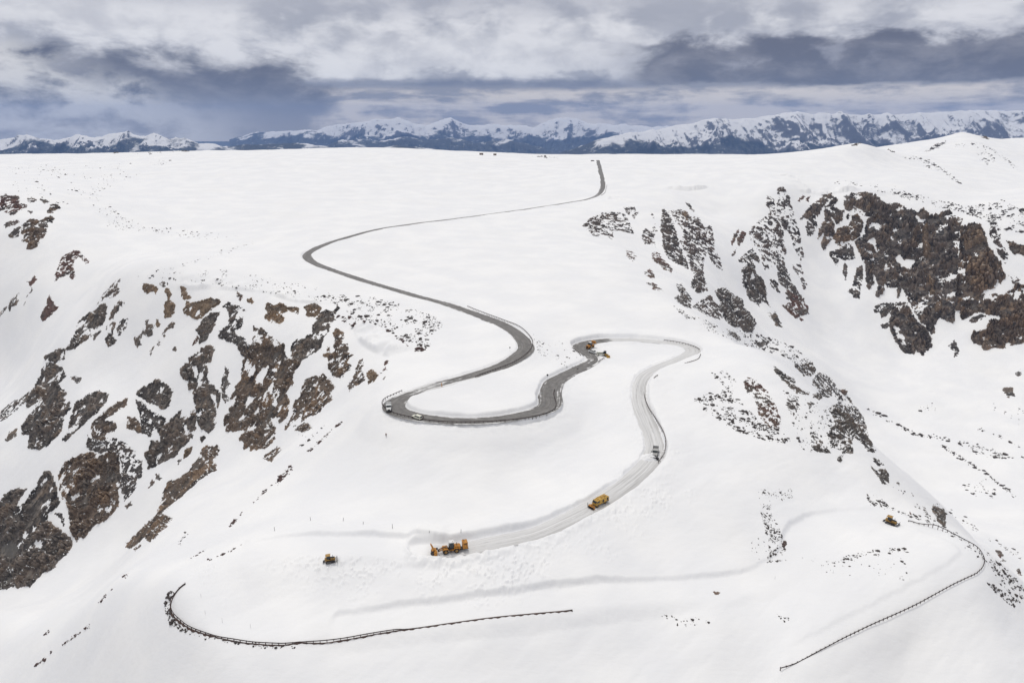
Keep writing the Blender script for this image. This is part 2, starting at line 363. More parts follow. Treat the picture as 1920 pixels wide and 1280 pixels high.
def grade(L, strength, reach, berm, road, wall):
    """cut the bed into the snow: a steep wall on the uphill side, a low windrow below"""
    global TZ
    D, I, S, al = near_line(L, reach)
    m = D < reach
    hw = L[I][...,3]; zr = L[I][...,2]
    # which side is uphill, per stretch of the line
    T = np.gradient(L[:,:2], axis=0); T /= np.linalg.norm(T, axis=1)[:,None]
    sl = np.array([ground_z(p[0]-t[1]*11, p[1]+t[0]*11)-ground_z(p[0]+t[1]*11, p[1]-t[0]*11) for p, t in zip(L, T)])
    sl = smooth1(sl, 41 if len(sl) > 60 else 9); side = np.tanh(sl/1.6)
    W_ = np.interp(np.arange(len(L)), *wall)[I]
    upw = np.clip(np.sign(S)*side[I], -1, 1)*0.5+0.5       # 1 uphill, 0 downhill
    n1 = fbm2(TX/6+3, TY/6, 3, 33); n2 = fbm2(TX/1.7, TY/1.7, 2, 37); n3 = fbm2(TX/14, TY/14, 2, 39)
    edge = hw+0.25+n1*0.5+n2*0.25
    bank = 1.3+0.5*W_*upw if road else 2.0+4.0*(1-upw)
    t = sstep(D, edge, edge+bank)
    end = 1-sstep(al, 2, 6)
    Bm = (np.interp(np.arange(len(L)), *berm) if isinstance(berm, tuple) else np.full(len(L), berm))[I]
    ridge = (Bm*(1-upw)*(0.75+0.6*n1+0.6*n2)*(1-sstep(D, edge+bank+.6, edge+bank+4.5))
             + W_*upw*(1+.25*n3+.12*n1)*(1-sstep(D, edge+bank+.5, reach)))*sstep(D, edge+.2, edge+bank)
    fe = (1-sstep(D, edge+bank, reach))*0.35*strength
    tz = TZ+(zr+np.clip(TZ-zr, -1.5, 2.2)-TZ)*fe
    bed = zr-(0.14 if road else 0.0)
    new = bed+(tz+ridge-bed)*t
    TZ = np.where(m, TZ+(new-TZ)*strength*end, TZ)
    return D, I, S, m
def at_px(L, u, v):
    p = cast(u, v); return int(np.argmin(np.hypot(L[:,0]-p[0], L[:,1]-p[1])))
_k = [at_px(ROAD, *q) for q in ((1125,316),(690,434),(940,605),(800,784),(1031,735),(1089,655),(1160,636),(1298,663),(1208,706),(1229,845),(1110,950),(940,1014),(840,1030))]
WALL = (_k, [.3,.6,.6,.7,.9,1.0,1.7,1.3,2.0,1.6,2.1,2.4,2.4])
def lip(px, h, run):
    """wind lip: the snow stands proud on the uphill side and breaks off below"""
    global TZ
    L = surveyed([(u, v, 0) for u, v in px], 2.0, 9)
    D, I, S, al = near_line(L, run)
    T = np.gradient(L[:,:2], axis=0); T /= np.linalg.norm(T, axis=1)[:,None]
    sl = np.array([ground_z(p[0]-t[1]*9, p[1]+t[0]*9)-ground_z(p[0]+t[1]*9, p[1]-t[0]*9) for p, t in zip(L, T)])
    sd = S*np.sign(smooth1(sl, 15))[I]; q = I/len(L); taper = sstep(q, 0, .18)*(1-sstep(q, .82, 1))
    m = D < run
    TZ = np.where(m, TZ+h*taper*np.clip(.75+1.3*fbm2(TX/(run*.5), TY/(run*.5), 3, 61), .1, 1.6)*sstep(sd, -.8*h**.5, .3)*(1-sstep(D, 0, run)), TZ)
lip([(662,598),(664,612),(668,628),(680,643),(700,656),(740,671)], 3.2, 22)
lip([(1448,331),(1475,330),(1492,338),(1510,353),(1540,366),(1590,358),(1640,362),(1680,376)], 4.5, 45)
lip([(290,532),(350,541),(420,541),(500,549),(560,566),(632,570)], 2.0, 18)
lip([(1238,352),(1270,356),(1300,356),(1332,350)], 4.5, 40)
lip([(1135,371),(1165,376),(1200,384)], 3.0, 30)
for L_, st_ in SHELVES: grade(L_, st_, 18, 0.0, False, ([0], [2.2 if st_ > .6 else .85]))
RD, RI, RS, RM = grade(ROAD, 1.0, 18, (_k, [.3,.4,.5,.45,.45,.5,.5,.5,.6,.7,1.0,1.25,1.35]), True, WALL)
# blocks of thrown snow below the blown stretch
k_lo = int(np.argmin(np.hypot(ROAD[:,0]-cast(1150,925)[0], ROAD[:,1]-cast(1150,925)[1])))
D, I, S, al = near_line(np.vstack([ROAD[k_lo-25:], np.c_[SHELVES[0][0], np.zeros(len(SHELVES[0][0]))]]), 34)
below = (np.sign(S) == np.sign(np.median(S[(D < 30) & (TY < 205)]) if np.any((D < 30) & (TY < 205)) else 1))
dz_ = sstep(D, 5.0, 7.5)*(1-sstep(D, 12+10*fbm2(TX/25, TY/25, 2, 71), 27))*(D < 34)*below
blk = np.clip(fbm2(TX/.95, TY/.95, 3, 41)-.08, 0, 1)*1.1*np.clip(.5+fbm2(TX/9, TY/9, 2, 43), 0, 1.4)
TZ = TZ+dz_*blk

def road_ribbon(L, name, mat):
    nc = 15; n = len(L)
    T = np.gradient(L[:,:2], axis=0); T /= np.linalg.norm(T, axis=1)[:,None]
    N = np.stack([-T[:,1], T[:,0]], 1)
    t = np.linspace(-1, 1, nc)[None]
    wdt = (L[:,3]+1.3)[:,None]
    X = L[:,0:1]+N[:,0:1]*t*wdt; Y = L[:,1:2]+N[:,1:2]*t*wdt
    Z = L[:,2:3]-0.03-0.05*t**2+0*X
    s = np.broadcast_to(np.arange(n)[:,None]*1.0, X.shape)
    me = grid_mesh(name, X, Y, Z, {'cover': np.broadcast_to(L[:,4:5], X.shape), 'along': s, 'across': t*wdt})
    o = bpy.data.objects.new(name, me); COL.objects.link(o); me.materials.append(mat)
    o['kind'] = 'structure'; return o
# ---------------------------------------------------------------- materials
def new_mat(name):
    m = bpy.data.materials.new(name); m.use_nodes = True
    t = NT(m.node_tree); t.n.clear()
    out = t.add('ShaderNodeOutputMaterial'); b = t.add('ShaderNodeBsdfPrincipled')
    t.l.new(b.outputs[0], out.inputs[0])
    return m, t, b
def bump(t, h, dist, strength=1.0, normal=None):
    nd = t.add('ShaderNodeBump'); t.put(nd.inputs['Height'], h); nd.inputs['Distance'].default_value = dist
    nd.inputs['Strength'].default_value = strength
    if normal: t.l.new(normal, nd.inputs['Normal'])
    return nd.outputs[0]
def geo(t): return t.add('ShaderNodeNewGeometry')

def snow_mat():
    m, t, b = new_mat('snow'); g = geo(t); p = g.outputs['Position']
    n1 = t.noise(p, 0.035, 4, 0.5); n2 = t.noise(t.scalevec(p, (0.3, 1, 1)), 0.5, 5, 0.6); n3 = t.noise(p, 0.012, 3, 0.5)
    c = t.mix(t.ss(n1, 0.35, 0.7), C(.80,.81,.835), C(.855,.86,.872))
    c = t.mix(t.m('MULTIPLY', t.ss(n2, 0.55, 0.75), 0.25), c, C(.76,.775,.80))
    c = t.mix(t.m('MULTIPLY', t.ss(n3, 0.5, 0.7), 0.3), c, C(.80,.80,.80))
    t.put(b.inputs['Base Color'], c); b.inputs['Roughness'].default_value = 0.75
    b.inputs['Specular IOR Level'].default_value = 0.2
    t.put(b.inputs['Normal'], bump(t, n2, 0.25, 0.5)); return m
def asphalt_mat():
    m, t, b = new_mat('asphalt_and_slush'); g = geo(t); p = g.outputs['Position']
    def at(n): a = t.add('ShaderNodeAttribute', attribute_name=n); return a.outputs['Fac']
    cov, al, ac = at('cover'), at('along'), at('across')
    st = t.noise(t.comb(t.m('MULTIPLY', al, 0.05), t.m('MULTIPLY', ac, 1.3)), 1.0, 5, 0.6)
    pt = t.noise(t.comb(t.m('MULTIPLY', al, 0.28), t.m('MULTIPLY', ac, 0.35), 5.0), 1.0, 6, 0.65)
    wheel = t.m('ABSOLUTE', t.m('SUBTRACT', t.m('ABSOLUTE', ac), 1.7))      # wheel paths stay barer
    n = t.m('ADD', t.m('MULTIPLY', st, 0.55), t.m('MULTIPLY', pt, 0.45))
    n = t.m('ADD', n, t.m('MULTIPLY', t.ss(wheel, 0.2, 1.6), 0.05))
    n = t.m('ADD', n, t.m('MULTIPLY', t.ss(t.m('ABSOLUTE', ac), 2.2, 4.0), 0.13))
    thr = t.m('SUBTRACT', 0.82, t.m('MULTIPLY', cov, 0.52))
    f = t.ss(t.m('SUBTRACT', n, thr), -0.05, 0.07)
    road = t.mix(t.noise(p, 0.8, 5, 0.6), C(.115,.110,.106), C(.185,.178,.172))
    road = t.mix(t.m('MULTIPLY', t.ss(st, 0.42, 0.62), 0.5), road, C(.26,.25,.245))
    road = t.mix(t.m('MULTIPLY', t.ss(pt, 0.55, 0.40), 0.5), road, C(.085,.082,.080))
    slush = t.mix(t.ss(st, 0.3, 0.7), C(.60,.60,.605), C(.76,.765,.775))
    # packed grey snow of the freshly ploughed lane: long scraper streaks, bare line on the outer edge
    sc2 = t.noise(t.comb(t.m('MULTIPLY', al, 0.022), t.m('MULTIPLY', ac, 2.2), 2.0), 1.0, 4, 0.55)
    lane = t.mix(t.ss(sc2, 0.36, 0.66), C(.46,.46,.465), C(.70,.705,.715))
    rut = t.m('MULTIPLY', t.ss(t.m('ABSOLUTE', t.m('SUBTRACT', t.m('ABSOLUTE', t.m('ADD', ac, t.m('MULTIPLY', t.m('SUBTRACT', sc2, 0.5), 2.4))), 0.95)), 0.36, 0.12), t.ss(pt, 0.40, 0.58))
    lane = t.mix(t.m('MULTIPLY', rut, 0.75), lane, C(.27,.265,.26))
    outer = t.m('MULTIPLY', t.ss(t.m('ADD', ac, t.m('MULTIPLY', t.m('SUBTRACT', pt, 0.5), 2.5)), 2.1, 3.2), t.ss(cov, 0.85, 0.62))
    lane = t.mix(t.m('MULTIPLY', outer, 0.75), lane, C(.22,.215,.21))
    k = t.ss(cov, 0.52, 0.62)
    road = t.mix(k, road, lane); f = t.m('MULTIPLY', f, t.m('SUBTRACT', 1.0, t.m('MULTIPLY', k, 0.55)))
    full = t.mix(f, road, slush); full = t.mix(t.ss(cov, 0.92, 1.2), full, C(.83,.835,.85))
    t.put(b.inputs['Base Color'], full); b.inputs['Roughness'].default_value = 0.7
    t.put(b.inputs['Normal'], bump(t, n, 0.15, 0.5)); return m
def rock_mat(name, warm, snow_amt, red=0.0, scale=1.0, lo=(.070,.062,.057), hi=(.235,.205,.180), streak=1.0):
    """weathered gneiss: grey-brown, ochre faces, dark lichen, snow lying on the flat spots"""
    m, t, b = new_mat(name); g = geo(t); p = g.outputs['Position']
    ps = t.scalevec(p, (1, 1, streak))
    n1 = t.noise(ps, 0.06*scale, 5, 0.6, 0.4); n2 = t.noise(p, 0.35*scale, 6, 0.65, 0.3); n3 = t.noise(t.scalevec(p, (1, 1, .25)), 1.1*scale, 5, 0.6)
    n4 = t.noise(ps, 0.11*scale, 3, 0.5, 0.6)
    bk = t.add('ShaderNodeAttribute', attribute_name='block').outputs['Fac']
    tone = t.m('ADD', t.m('MULTIPLY', bk, 0.6), t.m('MULTIPLY', n2, 0.5))
    c = t.mix(t.ss(tone, 0.30, 0.80), C(*lo), C(*hi))
    hue = t.m('ADD', t.m('MULTIPLY', n1, 0.6), t.m('MULTIPLY', bk, 0.45))
    c = t.mix(t.m('MULTIPLY', t.ss(hue, 0.56-0.12*warm, 0.68-0.06*warm), 0.25+0.35*warm), c, C(.195,.145,.112))
    c = t.mix(t.m('MULTIPLY', t.ss(t.m('ADD', n4, t.m('MULTIPLY', bk, 0.3)), 0.72, 0.82), 0.8*warm), c, C(.29,.20,.130))
    c = t.mix(t.m('MULTIPLY', t.ss(n4, 0.42, 0.34), 0.5), c, C(.150,.143,.134))
    if red: c = t.mix(t.m('MULTIPLY', t.ss(n1, 0.35, 0.6), red), c, C(.135,.070,.058))
    c = t.mix(t.m('MULTIPLY', t.ss(n3, 0.52, 0.72), 0.28), c, C(.050,.046,.045))
    la = t.add('ShaderNodeAttribute', attribute_name='ledge')
    sn = t.m('ADD', la.outputs['Fac'], t.m('MULTIPLY', t.m('SUBTRACT', t.noise(p, 0.22*scale, 4, 0.6), 0.5), 0.5))
    f = t.ss(sn, 0.98-snow_amt, 1.03-snow_amt)
    c = t.mix(f, c, C(.82,.825,.84))
    t.put(b.inputs['Base Color'], c); b.inputs['Roughness'].default_value = 0.9; b.inputs['Specular IOR Level'].default_value = 0.2
    t.put(b.inputs['Normal'], bump(t, t.m('ADD', n2, n3), 0.35, 0.6)); return m
def plain(name, col, rough=0.5, metal=0.0, var=0.15, coat=0.0):
    m, t, b = new_mat(name); tcx = t.add('ShaderNodeTexCoord')
    n = t.noise(tcx.outputs['Object'], 2.3, 5, 0.6)
    d_ = tuple(c*(1-var*2) for c in col[:3])+(1,); e_ = tuple(min(1, c*(1+var)) for c in col[:3])+(1,)
    t.put(b.inputs['Base Color'], t.mix(t.ss(n, 0.3, 0.7), d_, e_))
    b.inputs['Roughness'].default_value = rough; b.inputs['Metallic'].default_value = metal
    return m
M_SNOW = snow_mat(); M_ROAD = asphalt_mat()
# ---------------------------------------------------------------- build the ground sheet and the road
me = grid_mesh('snow_ground', TX, TY, TZ)
me.materials.append(M_SNOW)
o = bpy.data.objects.new('snow_ground', me); COL.objects.link(o); o['kind'] = 'structure'
road_ribbon(ROAD, 'road', M_ROAD)
# ---------------------------------------------------------------- rock outcrops standing out of the snow
PU, PV = project(TX, TY, TZ)
_sl = TZ/TY
VIS = _sl >= np.maximum.accumulate(_sl, 0)-0.004
def tag(o, label, cat, group=None):
    o['label'] = label; o['category'] = cat
    if group: o['group'] = group
    return o
def sdf_poly(U, V, P):
    """signed distance to a polygon, + inside"""
    n = len(P); d2 = np.full(U.shape, 1e18); ins = np.zeros(U.shape, bool)
    for i in range(n):
        a = P[i]; b = P[(i+1) % n]; ex, ey = b-a; wx, wy = U-a[0], V-a[1]
        t = np.clip((wx*ex+wy*ey)/(ex*ex+ey*ey+1e-9), 0, 1)
        d2 = np.minimum(d2, (wx-ex*t)**2+(wy-ey*t)**2)
        if a[1] != b[1]:
            ins ^= ((a[1] > V) != (b[1] > V)) & (U < ex*(V-a[1])/ey+a[0])
    return np.where(ins, 1, -1)*np.sqrt(d2)
CROP = {'P':(0,0,1),'A':(0,500,5.818),'B':(310,500,5.818),'C':(0,680,5.818),'D':(310,680,5.818),'E':(0,880,5.818),'F':(600,540,6.4),'G':(0,340,8.0),
        'H':(1080,360,5.818),'I':(1350,340,5.818),'J':(1620,340,6.4),'K':(1590,500,5.818),'L':(1200,540,5.818),'M':(1300,680,4.923),'N':(1620,740,6.4),'O':(1590,900,5.818),'Q':(0,850,2.977),'S':(1280,850,2.977),'T':(1280,0,2.977)}
def poly(c, s):
    x0, y0, k = CROP[c]
    v = np.array([list(map(float, q.split(','))) for q in s.split()])
    return np.stack([x0+v[:,0]/k, y0+v[:,1]/k], 1)
def upsample(Z, f):
    nr, nc = Z.shape
    r = np.linspace(0, nr-1, (nr-1)*f+1); c = np.linspace(0, nc-1, (nc-1)*f+1)
    r0 = np.minimum(r.astype(int), nr-2); c0 = np.minimum(c.astype(int), nc-2); fr = (r-r0)[:,None]; fc = (c-c0)[None]
    return (Z[r0][:,c0]*(1-fc)+Z[r0][:,c0+1]*fc)*(1-fr)+(Z[r0+1][:,c0]*(1-fc)+Z[r0+1][:,c0+1]*fc)*fr
_rk = [100]
def outcrop(P, label, mat, snowy=0.15, relief=3.0, holes=(), ragged=1.6, cat='rock outcrop', name='rock_outcrop'):
    cliff = mat is R_CLIFF or relief >= 6
    relief_ = relief; relief = relief*(1.6 if cliff else 1.35)
    pad = 5
    sel = VIS & (PU > P[:,0].min()-pad) & (PU < P[:,0].max()+pad) & (PV > P[:,1].min()-pad) & (PV < P[:,1].max()+pad)
    rr, cc = np.where(sel)
    if len(rr) < 4: print('no ground for', label); return None
    r0, r1, c0, c1 = max(rr.min()-2, 0), min(rr.max()+3, NR), max(cc.min()-2, 0), min(cc.max()+3, NA)
    big = (P[:,0].max()-P[:,0].min())*(P[:,1].max()-P[:,1].min())
    f = 2 if big > 9000 else 3
    X, Y, Z = (upsample(q[r0:r1,c0:c1], f) for q in (TX, TY, TZ))
    vs = upsample(VIS[r0:r1,c0:c1].astype(float), f) > 0.4
    U, V = project(X, Y, Z)
    m = vs & (U > P[:,0].min()-pad) & (U < P[:,0].max()+pad) & (V > P[:,1].min()-pad) & (V < P[:,1].max()+pad)
    d = np.full(X.shape, -50.0); d[m] = sdf_poly(U[m], V[m], P)
    for H_ in holes: d[m] = np.minimum(d[m], -sdf_poly(U[m], V[m], H_))
    _rk[0] += 1; sd = _rk[0]
    px = (Y*CP-Z*SP)/FPX                                     # metres per picture element at this distance
    pm = float(np.median(px[m])); e = d*1.0
    x, y, z = X[m]/pm, Y[m]/pm, Z[m]/pm                      # position in those units
    z_ = z*(0.34 if cliff else 0.55)
    n_a = fbm3(x/14, y/14, z_/14, 3, sd); n_b = fbm3(x/4.5, y/4.5, z_/4.5, 3, sd+5); n_c = fbm3(x/2.0, y/2.0, z/2.0, 2, sd+9)
    ee = d[m]+ragged*(1.6*n_a+2.0*n_b)+0.9*n_c
    if snowy > 0:
        k_ = 2.4 if snowy < .11 else 1.0
        sn = fbm3(x/7/k_, y/7/k_, z/10/k_, 4, sd+13)*0.6+(n_b*0.5+n_c*0.3)/k_
        ee = np.minimum(ee, (np.quantile(sn, 1-snowy)-sn)*14)
    f1, f2, cid = worley3(x/13+n_a*.5, y/13, z_/13, sd+17)
    g1, g2, gid = worley3(x/5+n_b*.4, y/5, z_/5, sd+19)
    b1, b2, bid = worley3(x/34+n_a*.8, y/34, z_/34+n_b*.1, sd+21)
    core = np.clip(ee/2.2, -1, 1)
    h = core*relief*0.45
    face = np.clip(ee/2.5, 0, 1)*sstep(d[m], 0, 9)
    h += face*relief*((cid-.5)*0.9+n_a*0.8)-sstep(f2-f1, .13, 0)*relief*1.1*face
    h += np.clip(ee/1.5, 0, 1)*relief*((gid-.5)*0.30+n_b*.26+n_c*.12)-sstep(g2-g1, .16, 0)*relief*.42*np.clip(ee, 0, 1)
    deep = np.clip(ee/4, 0, 1)*sstep(d[m], 2, 14)
    h += deep*relief*((bid-.5)*1.3*(1 if cliff or big > 2500 else .3)) - sstep(b2-b1, .10, 0)*deep*relief*(1.7 if cliff else 1.0)
    if mat is R_TAN and relief_ == 6: h = h*.5+np.clip(ee/5, 0, 1)*7.5
    h = np.where(ee > 0, np.maximum(h, -.15+0.35*core), h)
    Hh = np.full(X.shape, -5.0); Hh[m] = h
    dxr = np.gradient(X, axis=0); dyr = np.gradient(Y, axis=0); dzr = np.gradient(Z, axis=0)
    dxc = np.gradient(X, axis=1); dyc = np.gradient(Y, axis=1); dzc = np.gradient(Z, axis=1)
    nx, ny, nz = dyc*dzr-dzc*dyr, dzc*dxr-dxc*dzr, dxc*dyr-dyc*dxr
    ln = np.sqrt(nx*nx+ny*ny+nz*nz)+1e-9; sg = np.sign(np.median(nz)); nx, ny, nz = (sg*q/ln for q in (nx, ny, nz))
    Hm = np.clip(Hh, -1.2, 99)*pm
    mx = np.maximum.reduce([Hh[:-1,:-1], Hh[:-1,1:], Hh[1:,1:], Hh[1:,:-1]])
    if not (mx > 0).any(): print('buried:', label); return None
    X, Y, Z = X+nx*Hm, Y+ny*Hm, Z+nz*Hm
    # ledges: where the weathered surface lies flattest, snow stays
    for arr in (0,):
        a1, b1, c1 = np.gradient(X, axis=0), np.gradient(Y, axis=0), np.gradient(Z, axis=0)
        a2, b2, c2 = np.gradient(X, axis=1), np.gradient(Y, axis=1), np.gradient(Z, axis=1)
        q = np.stack([b2*c1-c2*b1, c2*a1-a2*c1, a2*b1-b2*a1], -1)*sg
        for _ in range(2):
            q[1:-1] = (q[:-2]+2*q[1:-1]+q[2:])/4; q[:,1:-1] = (q[:,:-2]+2*q[:,1:-1]+q[:,2:])/4
        led = q[...,2]/(np.linalg.norm(q, axis=-1)+1e-9)
    on = m & (Hh > 0.05); lq = np.zeros(X.shape)
    if on.any():
        rank = np.searchsorted(np.sort(led[on]), led)/on.sum(); lq = rank
    blk_ = np.zeros(X.shape); blk_[m] = cid*.45+gid*.2+bid*.35
    c_ = np.array([X[m].mean(), Y[m].mean(), Z[m].mean()])
    me = grid_mesh(name, X-c_[0], Y-c_[1], Z-c_[2], {'ledge': lq, 'block': blk_}, mx > 0.0, False)
    me.materials.append(mat)
    o = bpy.data.objects.new(name, me); o.location = c_; COL.objects.link(o)
    tag(o, label, cat); return o
R_GREY = rock_mat('grey_gneiss', .30, .025, 0, 1.0, (.043,.039,.037), (.215,.190,.170), .4); R_WARM = rock_mat('ochre_gneiss', .75, .03, 0, 1.0, (.050,.042,.038), (.235,.188,.150), .4)
R_RED = rock_mat('reddish_gneiss', .35, .04, .75); R_DARK = rock_mat('dark_gneiss', .10, .08, 0, .8, (.045,.042,.041), (.175,.158,.146)); R_CLIFF = rock_mat('cliff_gneiss', .42, .045, 0, .75, (.042,.038,.037), (.245,.212,.188), .2)
R_TAN = rock_mat('golden_gneiss', .8, .012, 0, .8, (.11,.084,.064), (.34,.255,.178), .4)
R_SNOWY = rock_mat('snow_dusted_gneiss', .12, .12, .15, .8, (.045,.042,.042), (.170,.155,.147))

